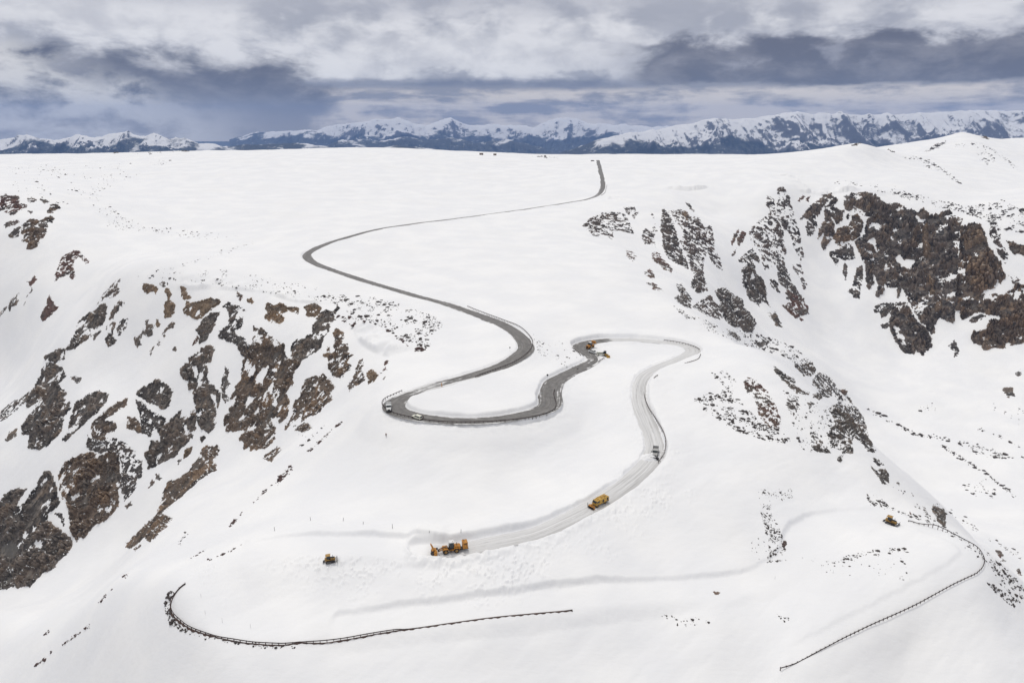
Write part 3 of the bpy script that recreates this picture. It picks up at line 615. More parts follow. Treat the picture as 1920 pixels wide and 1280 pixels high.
ROCKS = [
('P','137,468 149,470 156,478 167,487 166,492 161,495 156,489 148,482 141,487 136,500 142,514 138,525 131,524 127,514 121,520 110,521 104,527 103,514 108,500 114,484 122,477 130,472',"horseshoe-shaped dark outcrop alone on the upper left snow slope",R_RED,.25,3,()),
('A','290,165 340,150 380,90 410,140 370,180 345,210 360,275 320,300 285,345 260,430 265,390 300,300 320,250 325,200',"thin reddish rock rib tapering downhill near the left edge",R_RED,.1,2,()),
('A','240,250 190,330 210,390 170,430 125,440 110,480 85,460 90,410 110,360 160,320 210,270',"small ragged dark rocks strung beside the thin reddish rib",R_GREY,.2,2,()),
('A','0,500 40,450 70,440 40,500 0,555',"dark rock cut by the left picture edge on the snow slope",R_GREY,.1,2,()),
('A','545,290 560,340 600,380 600,410 640,435 580,500 470,605 445,560 450,500 515,420 505,350',"isolated brown arrowhead rock on the smooth left slope",R_RED,0,3,()),
('A','1330,115 1310,160 1290,180 1315,250 1290,310 1200,355 1170,320 1130,360 1045,425 1100,340 1150,260 1240,160',"snow-flecked dark rocks at the top of the left crest",R_DARK,.3,2.5,()),
('A','1140,395 1170,430 1165,540 1110,700 1025,805 1030,730 960,790 880,850 820,890 710,910 760,830 820,740 830,650 880,560 1000,480 1060,440',"large pod-shaped grey-brown buttress on the left crest",R_GREY,.06,4,()),
('A','1320,345 1350,390 1330,430 1290,410 1300,470 1250,540 1230,590 1270,610 1240,700 1230,770 1275,800 1240,840 1180,880 1145,800 1160,720 1150,680 1190,560 1230,450 1270,400',"tall narrow dark rib right of the pod-shaped buttress",R_GREY,.1,3,()),
('A','1400,545 1410,580 1380,660 1350,700 1330,660 1330,730 1280,770 1265,680 1290,610 1340,560',"oval snow-flecked rock beside the tall narrow rib",R_DARK,.22,2.5,()),
('A','1560,170 1680,190 1740,240 1700,310 1670,270 1600,290 1545,250',"brown block hanging under the snow lip at the crag top",R_TAN,.08,3,()),
('A','1750,150 1830,150 1840,190 1780,230 1730,200',"dark broken rocks at the snow lip beside the brown block",R_DARK,.25,2,()),
('A','1800,230 1840,220 1880,300 1860,350 1910,420 1910,500 1860,550 1790,560 1790,420 1830,340 1800,290',"stacked brown blocks forming a short pillar under the snow lip",R_TAN,.05,3,()),
('A','1590,590 1630,570 1620,620 1690,640 1660,740 1600,770 1560,740 1530,800 1550,850 1500,880 1460,820 1470,770 1540,720',"stepped brown rocks descending left on open snow",R_GREY,.15,3,()),
('A','1710,570 1760,620 1740,660 1690,650',"small egg-shaped tan boulder above the stepped rocks",R_TAN,0,2.5,()),
('A','1880,590 1920,620 1900,670 1830,690 1790,770 1770,740 1820,650 1840,590',"broken tan rocks trailing downhill below the short pillar",R_WARM,.12,2.5,()),
('A','1700,850 1680,900 1640,970 1625,950 1650,890 1690,850 1740,800 1770,830 1730,870',"row of small dark stones low on the open snow of the crag",R_GREY,.15,2,()),
('C','500,-20 640,20 690,60 720,150 640,230 700,290 735,340 690,370 760,400 765,500 700,590 690,690 640,780 545,880 440,945 300,930 320,790 240,780 240,690 300,590 380,480 300,480 280,420 370,280 410,190 450,110 460,60 490,20 500,-60 560,-110 620,-140 710,-170 720,-130 700,-50 620,0',"huge dark buttress dropping down the left side of the crag",R_GREY,.05,5,('C|620,145 510,225 560,205 600,180',)),
('C','1190,330 1160,440 1050,550 1000,590 900,690 840,740 720,865 680,840 740,740 770,600 820,430 900,390 1000,320 1100,310',"dark slab-sided outcrop right of the huge left buttress",R_GREY,.08,4,()),
('C','765,150 905,150 890,200 840,240',"small dark triangular rock on the snow beside the huge buttress",R_DARK,.1,2.5,()),
('C','190,710 180,810 60,860 90,770',"small dark rock low at the left edge under the rock band",R_GREY,.1,2.5,()),
('C','0,530 150,410 320,320 290,420 150,550 0,660',"streaky dark rock band running to the left picture edge",R_DARK,.35,2,()),
('C','1730,165 1780,210 1880,280 1870,380 1850,480 1760,520 1660,430 1610,440 1540,370 1480,350 1500,300',"smooth grey angular slab at the top of the central crag",R_GREY,.03,4,()),
('C','1400,380 1390,470 1310,500 1240,560 1150,620 1250,640 1280,700 1220,800 1120,860 1010,830 990,720 1020,640 1180,500 1290,420',"rusty brown block at the upper left of the central crag",R_WARM,.06,4,()),
('C','950,780 1010,830 1120,860 1240,800 1420,900 1490,980 1470,1040 1550,1060 1550,1250 1480,1280 1300,1280 1320,1140 1290,1000 1250,960 1200,970 1100,990 1000,970 940,930',"broken dark rocks with snow pockets under the rusty block",R_DARK,.22,4,()),
('C','1400,590 1480,590 1540,680 1560,780 1480,740 1380,710',"small brown knob ringed by snow in the central crag",R_WARM,.05,3,()),
('C','1480,400 1560,430 1640,520 1830,600 1780,690 1740,790 1690,700 1640,800 1560,780 1530,640',"dark wedge rock directly below the smooth grey slab",R_DARK,.12,4,()),
('D','180,500 116,545 36,640 -64,720 -64,850 -164,850 -184,960 -244,1000 -194,1060 -194,1165 -64,1110 46,1050 90,1030 180,930 280,840 340,720 350,620 330,500 270,530 265,600 230,580 160,600',"broad grey-brown buttress with a golden foot in the central crag",R_GREY,.05,5,('D|200,660 215,670 245,750 225,750',)),
('D','490,-202 545,-180 520,-90 490,-10 450,10 470,80 450,150 470,200 490,340 540,420 560,560 540,640 560,640 520,740 470,770 360,700 345,620 330,490 305,420 310,290 250,290 250,200 190,190 160,70 230,0 260,20 250,-50 340,-110 430,-170',"tall rock pillar standing in the middle of the crag",R_GREY,.05,5,('D|275,20 330,40 355,120 340,165 310,110',)),
('D','480,225 540,240 600,330 610,420 570,490 545,400 560,360 490,350 450,290',"rounded grey boulder leaning on the right of the tall pillar",R_GREY,0,3,()),
('D','650,30 700,70 690,170 720,230 670,290 650,340 690,380 660,450 620,380 600,270 610,190',"slim grey pinnacle between the tall pillar and the main rock mass",R_DARK,.12,3,()),
('D','960,-407 1000,-400 1090,-360 1130,-300 1200,-260 1300,-210 1310,-120 1350,-40 1480,-30 1460,40 1390,130 1390,220 1340,290 1320,340 1360,400 1350,500 1330,600 1260,660 1180,650 1210,700 1200,810 1160,870 1080,930 880,970 850,920 860,860 800,850 860,760 870,720 770,760 660,740 640,660 640,580 690,540 700,400 760,290 750,250 810,210 830,60 870,-60 860,-130 800,-130 790,-180 880,-170 940,-200 950,-330',"main brown rock mass of the crag riddled with snow pockets",R_WARM,.10,5,('D|880,500 870,440 920,360 980,380 930,470','D|990,230 990,140 1060,60 1130,40 1110,130 1060,180 1070,240 1030,230','D|910,140 930,70 980,10 970,100 930,150','D|1150,600 1260,600 1180,680')),
('B','1760,470 1830,500 1870,420 1910,450 1850,520 1840,570 1880,570 1800,620 1790,690 1720,800 1700,900 1640,940 1580,970 1500,1010 1440,1090 1380,1040 1370,900 1380,820 1460,780 1540,800 1540,750 1600,730 1600,650 1650,560 1700,500 1750,480',"brown rock arm climbing right from the main mass to the crest",R_GREY,.08,4,()),
('B','1090,400 1130,390 1180,430 1220,400 1290,400 1340,440 1440,440 1460,460 1450,520 1400,500 1330,470 1330,490 1260,510 1300,550 1300,600 1240,640 1180,590 1140,610 1080,550 1100,500',"overhanging brown block with a side spur under the snow cornice",R_TAN,.04,4,()),
('B','1500,430 1560,410 1640,400 1690,430 1710,460 1660,530 1560,555 1540,540 1540,470',"tawny block at the right end of the snow cornice",R_TAN,.05,4,()),
('B','170,220 200,215 230,240 250,310 285,330 270,350 190,360 165,300',"small tapered brown rock below the snow lip",R_TAN,0,3,()),
('B','200,460 240,390 380,370 480,340 560,340 610,380 590,410 500,470 420,540 390,570 330,575 250,540 210,510',"golden-brown cliff block at the head of the crag",R_TAN,.02,4,()),
('B','500,500 610,490 560,570 520,680 460,760 440,810 370,830 380,770 330,680 380,640 400,580',"leaf-shaped grey slab below the golden cliff block",R_GREY,.02,4,()),
('B','350,740 380,780 310,850 290,860 320,790',"little tail of dark rock under the leaf-shaped slab",R_RED,.05,2,()),
('B','690,370 720,400 820,420 890,490 800,480 770,560 800,570 860,520 860,600 820,680 760,690 780,740 870,770 880,840 930,870 960,930 890,990 820,950 790,870 700,820 580,780 590,700 680,640 700,540 690,480 610,440',"jumbled dark rocks linking the crag top to the main mass",R_DARK,.12,4,()),
('B','880,340 940,340 970,380 950,405 880,380',"small ochre boulder alone under the snow lip",R_TAN,0,3,()),
('B','770,250 790,270 850,310 820,390 790,360 770,310',"tiny reddish stones beside the small ochre boulder",R_RED,.35,2,()),
('B','100,850 130,900 125,930 90,930 75,900',"single small grey stone on the open snow of the crag",R_GREY,0,2.5,()),
('D','1600,150 1680,140 1720,110 1790,170 1850,270 1800,330 1820,400 1740,470 1650,560 1560,600 1490,640 1460,590 1400,640 1330,730 1290,740 1310,680 1400,560 1390,480 1410,410 1470,360 1480,280 1500,230 1530,170',"brown rock mass at the right edge of the crag with an orange cap",R_WARM,.12,4,()),
('D','1400,680 1560,650 1610,710 1520,760 1400,740',"tan ledge of rock below the orange-capped mass",R_WARM,.25,3,()),
('F','200,450 240,520 300,530 300,580 260,620 270,660 330,670 340,780 420,800 350,830 340,880 380,930 340,1000 290,1010 290,1060 240,1090 200,1070 150,1060 120,1000 90,960 100,880 80,830 30,820 30,790 80,770 90,700 120,700 130,770 180,760 160,690 170,620 150,570 170,500',"knobbly brown rock column at the right shoulder of the crag",R_WARM,.14,4,()),
('F','470,860 530,850 520,930 500,980 540,1040 540,1110 460,1150 380,1210 350,1240 330,1180 390,1080 420,1010 440,930',"slanting ragged outcrop between the crag shoulder and the road",R_WARM,.15,3,()),
('F','560,1010 620,980 660,1000 695,1050 660,1120 590,1150 570,1080 545,1040',"big rounded tan boulder right of the slanting ragged outcrop",R_TAN,0,4,()),
('F','835,840 800,910 775,920 780,890',"slim upright stone nearest the hairpin",R_RED,0,2.5,()),
('F','795,940 800,970 750,990 745,980',"low reddish stone below the slim upright stone",R_RED,0,2,()),
('F','780,1070 775,1095 735,1105 740,1090',"small reddish stone right of the rounded tan boulder",R_RED,0,2,()),
('E','1914,116 1840,120 1780,240 1770,320 1700,510 1600,590 1540,640 1380,800 1370,850 1420,860 1500,810 1580,730 1600,780 1640,790 1750,690 1830,620 1885,540 1820,510 1760,480 1790,440 1920,340 1980,300 2100,180 2204,96 2354,6 2374,-44 2324,-104 2404,-214 2374,-274 2224,-244 2184,-184 2234,-104 2174,-134 2114,-64 2054,16',"long club-shaped rock spur below the crag",R_WARM,.03,4,()),
('D','290,915 300,950 240,1030 200,1040 195,990 240,930',"oval boulder lying above the club-shaped spur",R_TAN,0,3,()),
('D','175,1040 180,1070 140,1110 135,1070',"small pointed stone just under the oval boulder",R_GREY,0,2,()),
('D','420,780 450,820 400,865 385,830',"grey boulder just below the foot of the tall pillar",R_GREY,0,3,()),
('D','1250,910 1270,950 1200,1020 1160,1080 1070,1050 1080,1010 1150,960',"cluster of brown stones below the crag foot beside the red rock line",R_WARM,.22,3,()),
('E','-60,420 30,310 100,240 220,190 290,210 270,260 210,310 190,370 210,420 300,330 330,270 400,190 430,100 480,30 540,15 580,60 610,150 630,270 665,350 600,420 520,480 530,560 600,610 650,630 710,700 780,750 800,820 730,940 680,960 630,1000 600,1060 550,1100 470,1130 320,1280 280,1260 200,1300 160,1280 -60,1330',"massive fluted cliff at the lower left picture corner",R_GREY,.025,6,()),
('E','650,450 690,480 710,600 680,640 660,540 600,480',"thin dark rock strip beside the massive lower left cliff",R_DARK,.05,2.5,()),
('E','700,-70 830,-150 900,-170 1000,-190 1100,-170 1200,-200 1290,-170 1300,-50 1310,0 1330,170 1290,220 1300,400 1230,480 1150,560 1050,600 960,680 920,740 860,740 840,800 800,740 760,640 760,480 720,370 720,290 680,330 650,240 640,130 640,30',"wide reddish-brown cliff right of the massive lower left cliff",R_WARM,.05,6,()),
('E','1320,20 1400,40 1460,100 1520,0 1550,-100 1550,60 1500,100 1490,200 1400,300 1360,345 1320,250 1310,130',"dark snow-speckled rocks on the right flank of the wide cliff",R_DARK,.28,3,()),
('E','1430,345 1440,390 1380,430 1365,400',"grey boulder on the snow right of the wide cliff",R_GREY,0,3,()),
('E','1690,50 1740,30 1770,90 1740,130 1690,100',"round dark stone above the club-shaped spur's left end",R_DARK,.12,2.5,()),
('E','1660,110 1690,140 1630,210 1615,195',"small leaning stone under the round dark stone",R_RED,0,2,()),
('E','1530,815 1535,825 1475,875 1465,870',"sliver of reddish stone under the club-shaped spur's tip",R_RED,0,2,()),
('G','0,220 90,190 130,220 280,220 300,270 290,340 410,350 410,400 290,440 180,510 100,490 60,460 110,420 0,440',"dark mixed outcrop at the left picture edge high on the slope",R_RED,.22,4,()),
('G','400,240 480,240 550,280 500,330 420,310',"reddish rocks at the top of the upper left outcrops",R_RED,.3,2.5,()),
('G','600,270 720,290 730,320 660,340',"small dark rock between the reddish rocks and the tan block",R_DARK,.12,2.5,()),
('G','740,340 850,330 920,400 860,420 800,480 710,470 700,430 740,400',"tan block with a snowy top at the right of the upper left outcrops",R_WARM,.22,3,()),
('G','70,600 270,580 290,610 200,680 90,700 65,660',"flat reddish ledge at the far left below the dark mixed outcrop",R_RED,.12,3,()),
('G','250,690 300,690 290,810 240,855 140,850 130,810',"grey slab rock low on the left of the upper outcrops",R_GREY,.03,3,()),
('G','460,560 600,580 760,520 810,560 780,620 720,600 720,770 640,850 580,880 560,980 460,1040 390,1010 420,920 310,910 380,800 320,800 320,690 360,620',"big brown slab outcrop on the upper left slope",R_WARM,.14,4,()),
('G','420,440 520,440 500,480 460,500',"little dark rock above the big brown slab",R_RED,.1,2,()),
('H','60,370 180,260 380,210 520,230 600,350 640,470 540,440 420,420 400,530 300,470 200,490',"snow-speckled rocks at the left head of the gully face",R_SNOWY,.5,3,()),
('H','520,170 640,160 690,230 640,290 560,250',"dark speckled rocks just under the road bend's snow edge",R_SNOWY,.45,3,()),
('H','720,420 760,390 830,430 860,330 895,420 860,500 880,620 820,560 760,590 710,500',"rounded speckled rocks beside the narrow snow chute",R_SNOWY,.45,3,()),
('H','800,200 840,210 860,300 830,290',"small speckled rock at the top of the narrow snow chute",R_SNOWY,.4,2,()),
('H','940,180 1000,220 1060,330 1100,460 1130,600 1200,700 1230,850 1130,800 1000,720 950,610 940,500 920,380',"dark rock rib on the right bank of the narrow snow chute",R_DARK,.22,4,()),
('H','1010,200 1140,190 1250,260 1340,280 1400,380 1480,350 1530,640 1590,760 1600,870 1480,770 1430,640 1400,760 1390,880 1440,1080 1300,1110 1260,980 1290,900 1240,840 1200,680 1130,540 1180,440 1080,320',"broad snow-streaked rock face left of the wide couloir",R_SNOWY,.42,4,()),
('H','1145,220 1200,205 1230,240 1215,310 1160,260',"rust-brown cap stone near the top of the snow-streaked face",R_TAN,0,3,()),
('H','1190,110 1250,140 1280,210 1230,170',"dark stone on the rim above the rust-brown cap stone",R_DARK,.05,2,()),
('H','830,660 900,650 960,740 1050,830 1060,900 960,850 880,790 820,720',"reddish speckled rocks below the narrow snow chute",R_RED,.42,3,()),
('H','730,880 800,840 860,890 860,960 780,930',"rusty rocks at the ridge edge above the snow slope",R_RED,.35,2.5,()),
('H','770,990 870,990 950,1080 840,1060',"low rusty rocks at the ridge edge nearest the road bend",R_RED,.35,2.5,()),
('H','540,640 620,650 660,700 620,770 550,710',"small rusty speckles of rock where the ridge edge begins",R_RED,.55,2,()),
('H','1260,960 1310,930 1380,1000 1370,1100 1300,1090 1255,1020',"rounded dark rock at the foot of the snow-streaked face",R_DARK,.2,3.5,()),
('H','1080,1000 1160,1000 1210,1080 1260,1160 1250,1270 1180,1250 1060,1160 1130,1120',"broken dark rocks on the ridge edge left of the big dark buttress",R_DARK,.35,3,()),
('L','810,30 850,0 920,0 1010,60 1130,130 1120,210 1200,270 1270,390 1220,480 1160,490 1080,430 1000,410 930,350 900,300 860,220 870,150',"big dark buttress with an orange patch above the road's right bend",R_DARK,.12,5,()),
('L','560,200 640,140 760,70 830,160 890,250 890,350 760,310 660,250',"snow-sprinkled dark rocks left of the big dark buttress",R_SNOWY,.45,3.5,()),
('L','1270,590 1320,590 1340,560 1410,570 1400,620 1310,650 1270,620',"pair of dark boulders on the ridge edge below the big dark buttress",R_DARK,.12,3,()),
('L','960,450 1050,490 1110,560 1100,580 1020,540 950,510',"small broken rocks along the ridge edge under the buttress",R_DARK,.5,2.5,()),
('I','210,510 200,580 125,715 120,680 160,570',"slim reddish stone in the wide snow couloir",R_RED,.05,2.5,()),
('I','230,540 285,560 260,650 205,715 185,650',"larger reddish stone right of the slim one in the couloir",R_RED,.03,3,()),
('I','180,730 160,800 125,815 150,760',"little dark stone below the two reddish couloir stones",R_DARK,.05,2,()),
('I','510,150 590,190 600,320 690,540 700,700 740,780 700,800 620,860 600,940 540,990 480,960 450,860 440,780 350,690 310,600 340,500 400,430 480,400 540,320 500,260',"snow-laced left flank of the middle rock rib",R_SNOWY,.42,4,()),
('I','650,50 720,90 760,170 790,270 840,440 880,600 930,820 880,860 820,760 760,600 680,500 620,380 610,270 640,180 610,110',"snow-laced right flank of the middle rock rib",R_SNOWY,.42,4,()),
('I','190,860 250,800 350,720 440,860 430,900 350,860 390,980 490,1100 520,1200 510,1280 330,1300 280,1200 250,1110 240,1040 230,960 290,900',"dark rocks at the lower left of the middle rib",R_DARK,.25,4,()),
('I','600,840 700,820 720,940 760,1040 800,1120 880,1240 900,1300 720,1290 700,1160 640,1100 620,960',"dark spine of rock down the centre of the middle rib",R_DARK,.25,4,()),
('I','770,900 880,890 920,1040 980,1170 900,1200 860,1050',"streaky rocks low on the right of the middle rib",R_SNOWY,.5,3,()),
('I','540,1060 620,1090 650,1210 560,1160',"black overhang rock between the spine and the left rocks of the rib",R_DARK,.1,3.5,()),
('L','1160,20 1380,0 1380,100 1420,210 1320,130 1310,210 1230,150 1170,80',"dark pointed toe of the middle rib's left side",R_DARK,.18,3.5,()),
('L','1580,0 1680,60 1780,120 1840,200 1840,280 1730,310 1690,330 1600,250 1550,190 1640,150 1600,70',"pinkish-brown rock toe at the bottom of the middle rib",R_RED,.12,4,()),
('L','1370,260 1420,270 1460,330 1430,290 1480,260 1560,440 1470,400',"pointed double rock on the snow below the middle rib",R_GREY,.05,3,()),
('L','1730,290 1800,350 1760,360',"small reddish stone under the pinkish-brown toe",R_RED,0,2.5,()),
('I','860,180 890,165 920,170 900,200 850,220',"small red rock high in the couloir under the right snow lip",R_RED,.05,2.5,()),
('I','940,190 975,165 990,160 960,220',"second small red rock beside the first under the right snow lip",R_RED,.05,2,()),
('I','1210,130 1230,180 1130,270 1060,390 1040,350 970,400 880,410 960,290 1080,190 1140,140',"leftmost dark fin of the great right cliff",R_CLIFF,.06,4.5,()),
('I','1040,360 1060,470 1020,590 950,590 930,490 960,400',"speckled rock knob below the leftmost cliff fin",R_DARK,.22,4,()),
('I','1280,150 1270,230 1240,280 1350,330 1340,420 1270,480 1220,400 1260,480 1240,600 1220,640 1130,760 1090,700 1130,570 1070,620 1080,500 1140,420 1140,280 1200,230',"reddish fluted rocks beside the leftmost cliff fin",R_CLIFF,.08,5,()),
('I','1280,510 1400,480 1430,380 1500,350 1570,440 1540,570 1460,650 1370,650 1320,770 1230,620',"brown rocks with an orange streak at the left foot of the great cliff",R_WARM,.06,5,()),
('I','1190,770 1300,740 1380,680 1440,680 1480,840 1380,860 1300,840 1280,920 1230,880',"dark rocks hanging below the orange-streaked rocks",R_DARK,.12,4,()),
('I','1360,870 1390,910 1400,1000 1370,1070 1330,980',"small dark tooth of rock below the great cliff's left part",R_DARK,.08,3,()),
('I','1510,920 1560,920 1550,1100 1520,1270 1460,1270 1400,1200 1450,1120 1480,1000',"tall dark tongue of rock hanging below the great cliff",R_DARK,.06,4,()),
('P','1582,369 1600,362 1628,363 1648,371 1658,382 1682,381 1704,391 1720,398 1730,392 1743,404 1770,398 1781,397 1794,407 1805,412 1801,423 1800,434 1797,470 1798,500 1795,540 1796,572 1791,583 1791,603 1777,603 1762,596 1753,610 1755,624 1745,630 1735,610 1727,606 1709,577 1691,541 1684,558 1681,539 1664,540 1659,533 1657,546 1647,558 1641,553 1647,534 1638,515 1638,534 1630,546 1624,538 1623,500 1608,469 1603,453 1618,441 1625,412 1634,407 1618,404 1608,392 1596,405 1589,410 1582,392',"great dark cliff wall under the snow rim on the right",R_CLIFF,.05,7,('J|25,740 130,650 160,840 90,760','J|370,920 430,900 500,940 610,930 620,980 550,1060 450,1030','J|310,980 380,1060 440,1120 470,1150 430,1130')),
('P','1682,569 1700,566 1712,590 1722,607 1735,612 1745,630 1748,651 1731,667 1717,655 1714,665 1693,660 1686,650 1676,634 1666,610 1671,582',"rounded reddish-brown buttress at the foot of the great cliff",R_CLIFF,.05,6,()),
('K','280,440 340,400 530,390 460,500 360,570 350,490 290,500',"dark rock wing left of the reddish-brown buttress",R_DARK,.12,3.5,()),
('K','360,620 440,600 450,650 400,680 365,660',"small dark stone hugging the reddish-brown buttress",R_DARK,.08,2.5,()),
('P','1800,427 1828,417 1839,421 1845,437 1851,446 1854,465 1867,481 1876,490 1886,520 1876,534 1864,541 1844,545 1841,552 1860,549 1882,552 1896,543 1905,531 1917,536 1935,540 1935,640 1917,643 1899,648 1886,643 1887,653 1844,656 1839,648 1827,646 1819,634 1824,622 1838,620 1848,619 1855,601 1865,600 1879,601 1872,591 1848,589 1838,584 1813,595 1803,600 1799,582 1793,581 1792,552 1796,500 1792,493 1800,473',"tan-faced cliff block right of the dark chimney",R_WARM,.04,7,()),
('J','1205,640 1270,545 1360,560 1440,640 1470,720 1330,775 1215,825 1190,720',"smooth golden face on the upper part of the tan-faced cliff",R_TAN,0,6,()),
('J','1230,1000 1330,900 1450,930 1560,1100 1500,1230 1330,1280 1230,1180',"paler brown slab face under the golden face of the cliff",R_TAN,0,6,()),
('J','700,540 760,520 780,650 800,850 780,940 730,900 700,720',"pale ochre column in the middle of the great dark cliff",R_TAN,0,6,()),
('K','880,110 940,110 950,300 890,310',"pinkish rectangular face low in the great dark cliff",R_TAN,0,6,()),
('K','950,420 1010,380 1040,460 1000,510 950,490',"light tan scar near the foot of the great dark cliff",R_TAN,0,6,()),
('J','0,180 50,150 80,250 70,370 20,360',"rusty streaked face at the top of the great dark cliff",R_TAN,0,6,()),
('K','1320,570 1400,540 1440,515 1520,540 1440,580 1390,620 1300,600',"black rock tongue on the snow ledge under the tan-faced cliff",R_DARK,.08,3.5,()),
('K','1160,790 1190,830 1220,920 1160,1000 1140,940 1100,860',"cluster of dark stones on the snow apron below the chimney",R_DARK,.25,3,()),
('K','1920,1080 1870,1130 1900,1160 1860,1210 1820,1170 1850,1130',"dark rocks at the right picture edge on the bowl floor",R_DARK,.12,3,()),
('P','1880,728 1900,725 1902,743 1890,746',"grey boulder low on the bowl floor near the right edge",R_GREY,0,3,()),
('J','1710,710 1800,720 1860,760 1930,760 1930,900 1860,870 1770,870',"brown ledge rock at the right edge above the snow ramp",R_WARM,.06,5,()),
('J','1510,490 1600,500 1660,620 1640,720 1740,900 1700,990 1640,920 1560,740 1500,640',"speckled dark rocks along the right side of the tan-faced cliff",R_SNOWY,.35,4,()),
('J','1720,1100 1840,1140 1900,1180 1860,1280 1760,1200',"speckled stones at the right edge beside the snow ramp",R_SNOWY,.5,3,()),
('J','1850,340 1940,320 1940,380 1880,390',"small dark rocks on the rim at the far right",R_DARK,.25,2.5,()),
('M','730,20 800,70 930,150 960,220 1080,290 1060,300 950,290 850,190 760,90',"slanting dark rock strip on the right ridge flank",R_DARK,.22,3.5,()),
('M','930,0 1100,0 1130,60 1110,120 1020,130 960,60',"brown-sided rocks on the ridge flank above the red boulder",R_DARK,.2,3.5,()),
('M','1120,120 1160,80 1280,150 1340,250 1380,340 1300,310 1210,320 1150,250 1090,180',"scattered dark rocks between the slanting strip and the red boulder",R_DARK,.34,3.5,()),
('M','1090,290 1160,280 1190,320 1160,350 1100,320',"dark block at the lower end of the slanting strip",R_DARK,.08,3,()),
('M','1050,370 1100,360 1130,380 1080,410',"lone dark boulder on snow under the slanting strip",R_DARK,.05,3,()),
('M','1360,250 1400,250 1415,280 1390,310',"red boulder standing out on the right ridge skyline",R_RED,0,9,()),
('M','1420,320 1450,330 1475,390 1440,370',"grey stone just below the red boulder on the ridge edge",R_GREY,0,3,()),
('M','1240,420 1320,380 1500,400 1560,480 1600,580 1620,700 1680,830 1600,820 1550,750 1480,680 1460,760 1480,840 1400,820 1360,920 1320,900 1380,810 1280,780 1240,690 1250,600 1300,520',"large red-brown snow-broken crag at the end of the right ridge",R_DARK,.26,4.5,()),
('M','1640,875 1690,880 1765,945 1700,950',"smooth dark slab below the red-brown crag",R_DARK,.03,3,()),
('M','1630,940 1680,990 1770,970 1810,1030 1800,1130 1740,1110 1690,1040',"dark pointed rock at the ridge foot under the smooth slab",R_DARK,.14,4,()),
('M','1080,640 1130,620 1170,700 1240,760 1280,840 1200,830 1100,820',"black broken rocks left of the red-brown crag",R_DARK,.45,3,()),
('M','450,160 500,110 600,180 680,250 750,360 810,510 800,610 700,600 600,480 560,330 480,260',"reddish snow-broken rocks on the ridge slope right of the road",R_RED,.44,3.5,()),
('M','860,300 930,320 990,400 930,490 870,430',"small speckled outcrop between the reddish rocks and the red-brown crag",R_SNOWY,.5,3,()),
('O','930,280 1040,320 1060,370 1070,500 1040,510 980,450 960,400 910,330',"brown rock at the ridge edge above the long guardrail bend",R_GREY,.18,4,()),
('O','800,280 850,300 870,400 840,370',"thin dark rocks left of the brown rock above the guardrail",R_DARK,.35,2.5,()),
('O','1610,770 1650,770 1690,820 1660,840',"brown boulder on the steep slope right of the guardrail bend",R_RED,0,3,()),
('O','1690,850 1720,870 1720,890 1670,880',"dark stones touching the brown boulder's lower side",R_DARK,.15,2.5,()),
('O','1840,980 1870,960 1890,1040 1850,1020',"dark reddish rock lower down the steep slope at the right edge",R_RED,0,3,()),
('O','680,120 700,130 715,175 690,150',"slim dark stone on the snow below the ridge foot",R_DARK,0,2.5,()),
('O','515,20 550,10 560,55 530,40',"small dark triangular stone under the pointed ridge-foot rock",R_DARK,0,2.5,()),
('O','660,370 675,345 690,380',"tiny dark red stone above the guardrail's upper end",R_RED,0,2.5,()),
('S','550,495 575,485 585,510 565,525',"dark reddish stone at the foot of the gravelly strip",R_RED,.1,2.5,()),
('S','175,770 215,772 205,783 180,783',"dark bare earth bank beside the buried lower road",R_RED,.2,1.5,()),
('T','1340,850 1400,810 1470,790 1475,797 1400,835 1350,848',"dark rocks along the left side of the far right hilltop",R_DARK,.3,3,()),
('T','1600,735 1650,735 1720,780 1700,780 1640,745',"dark rim of rocks along the far right summit",R_DARK,.3,3,()),
('T','940,815 1000,795 1010,790 1000,803',"dark rocks on the small pointed hill on the skyline",R_DARK,.3,3,()),
('T','1130,825 1180,850 1170,850',"dark rocks on the right side of the small pointed hill",R_DARK,.3,3,()),
('P','212,283 222,281 228,286 214,288',"rocks on the left skyline against the mountains",R_DARK,.3,2.5,()),
('P','326,280 346,279 356,285 330,282',"rocks sticking out of the snow knoll on the left skyline",R_DARK,.3,2.5,()),
]
_n0 = 0
for c_, s_, lab, mt, sn_, rel, hl in ROCKS:
    outcrop(poly(c_, s_), lab, mt, sn_, rel, [poly(*q.split('|')) for q in hl])
# ---------------------------------------------------------------- scattered stones poking through the snow (uncountable)
def ico():
    bm = bmesh.new(); bmesh.ops.create_icosphere(bm, subdivisions=1, radius=1.0)
    v = np.array([x.co[:] for x in bm.verts]); bm.verts.index_update(); f = np.array([[x.index for x in q.verts] for q in bm.faces]); bm.free(); return v, f
IV, IF = ico()
def tri_mesh(name, V, F, mat, loc=(0,0,0)):
    me = bpy.data.meshes.new(name); V = V-np.array(loc)
    me.vertices.add(len(V)); me.vertices.foreach_set('co', V.astype(np.float32).ravel())
    k = F.shape[1]
    me.loops.add(len(F)*k); me.loops.foreach_set('vertex_index', F.astype(np.int32).ravel())
    me.polygons.add(len(F)); me.polygons.foreach_set('loop_start', (np.arange(len(F))*k).astype(np.int32)); me.update(calc_edges=True)
    me.materials.append(mat); o = bpy.data.objects.new(name, me); o.location = loc; COL.objects.link(o); return o
def inside(P, u, v): return sdf_poly(np.array([u]), np.array([v]), P)[0] > 0
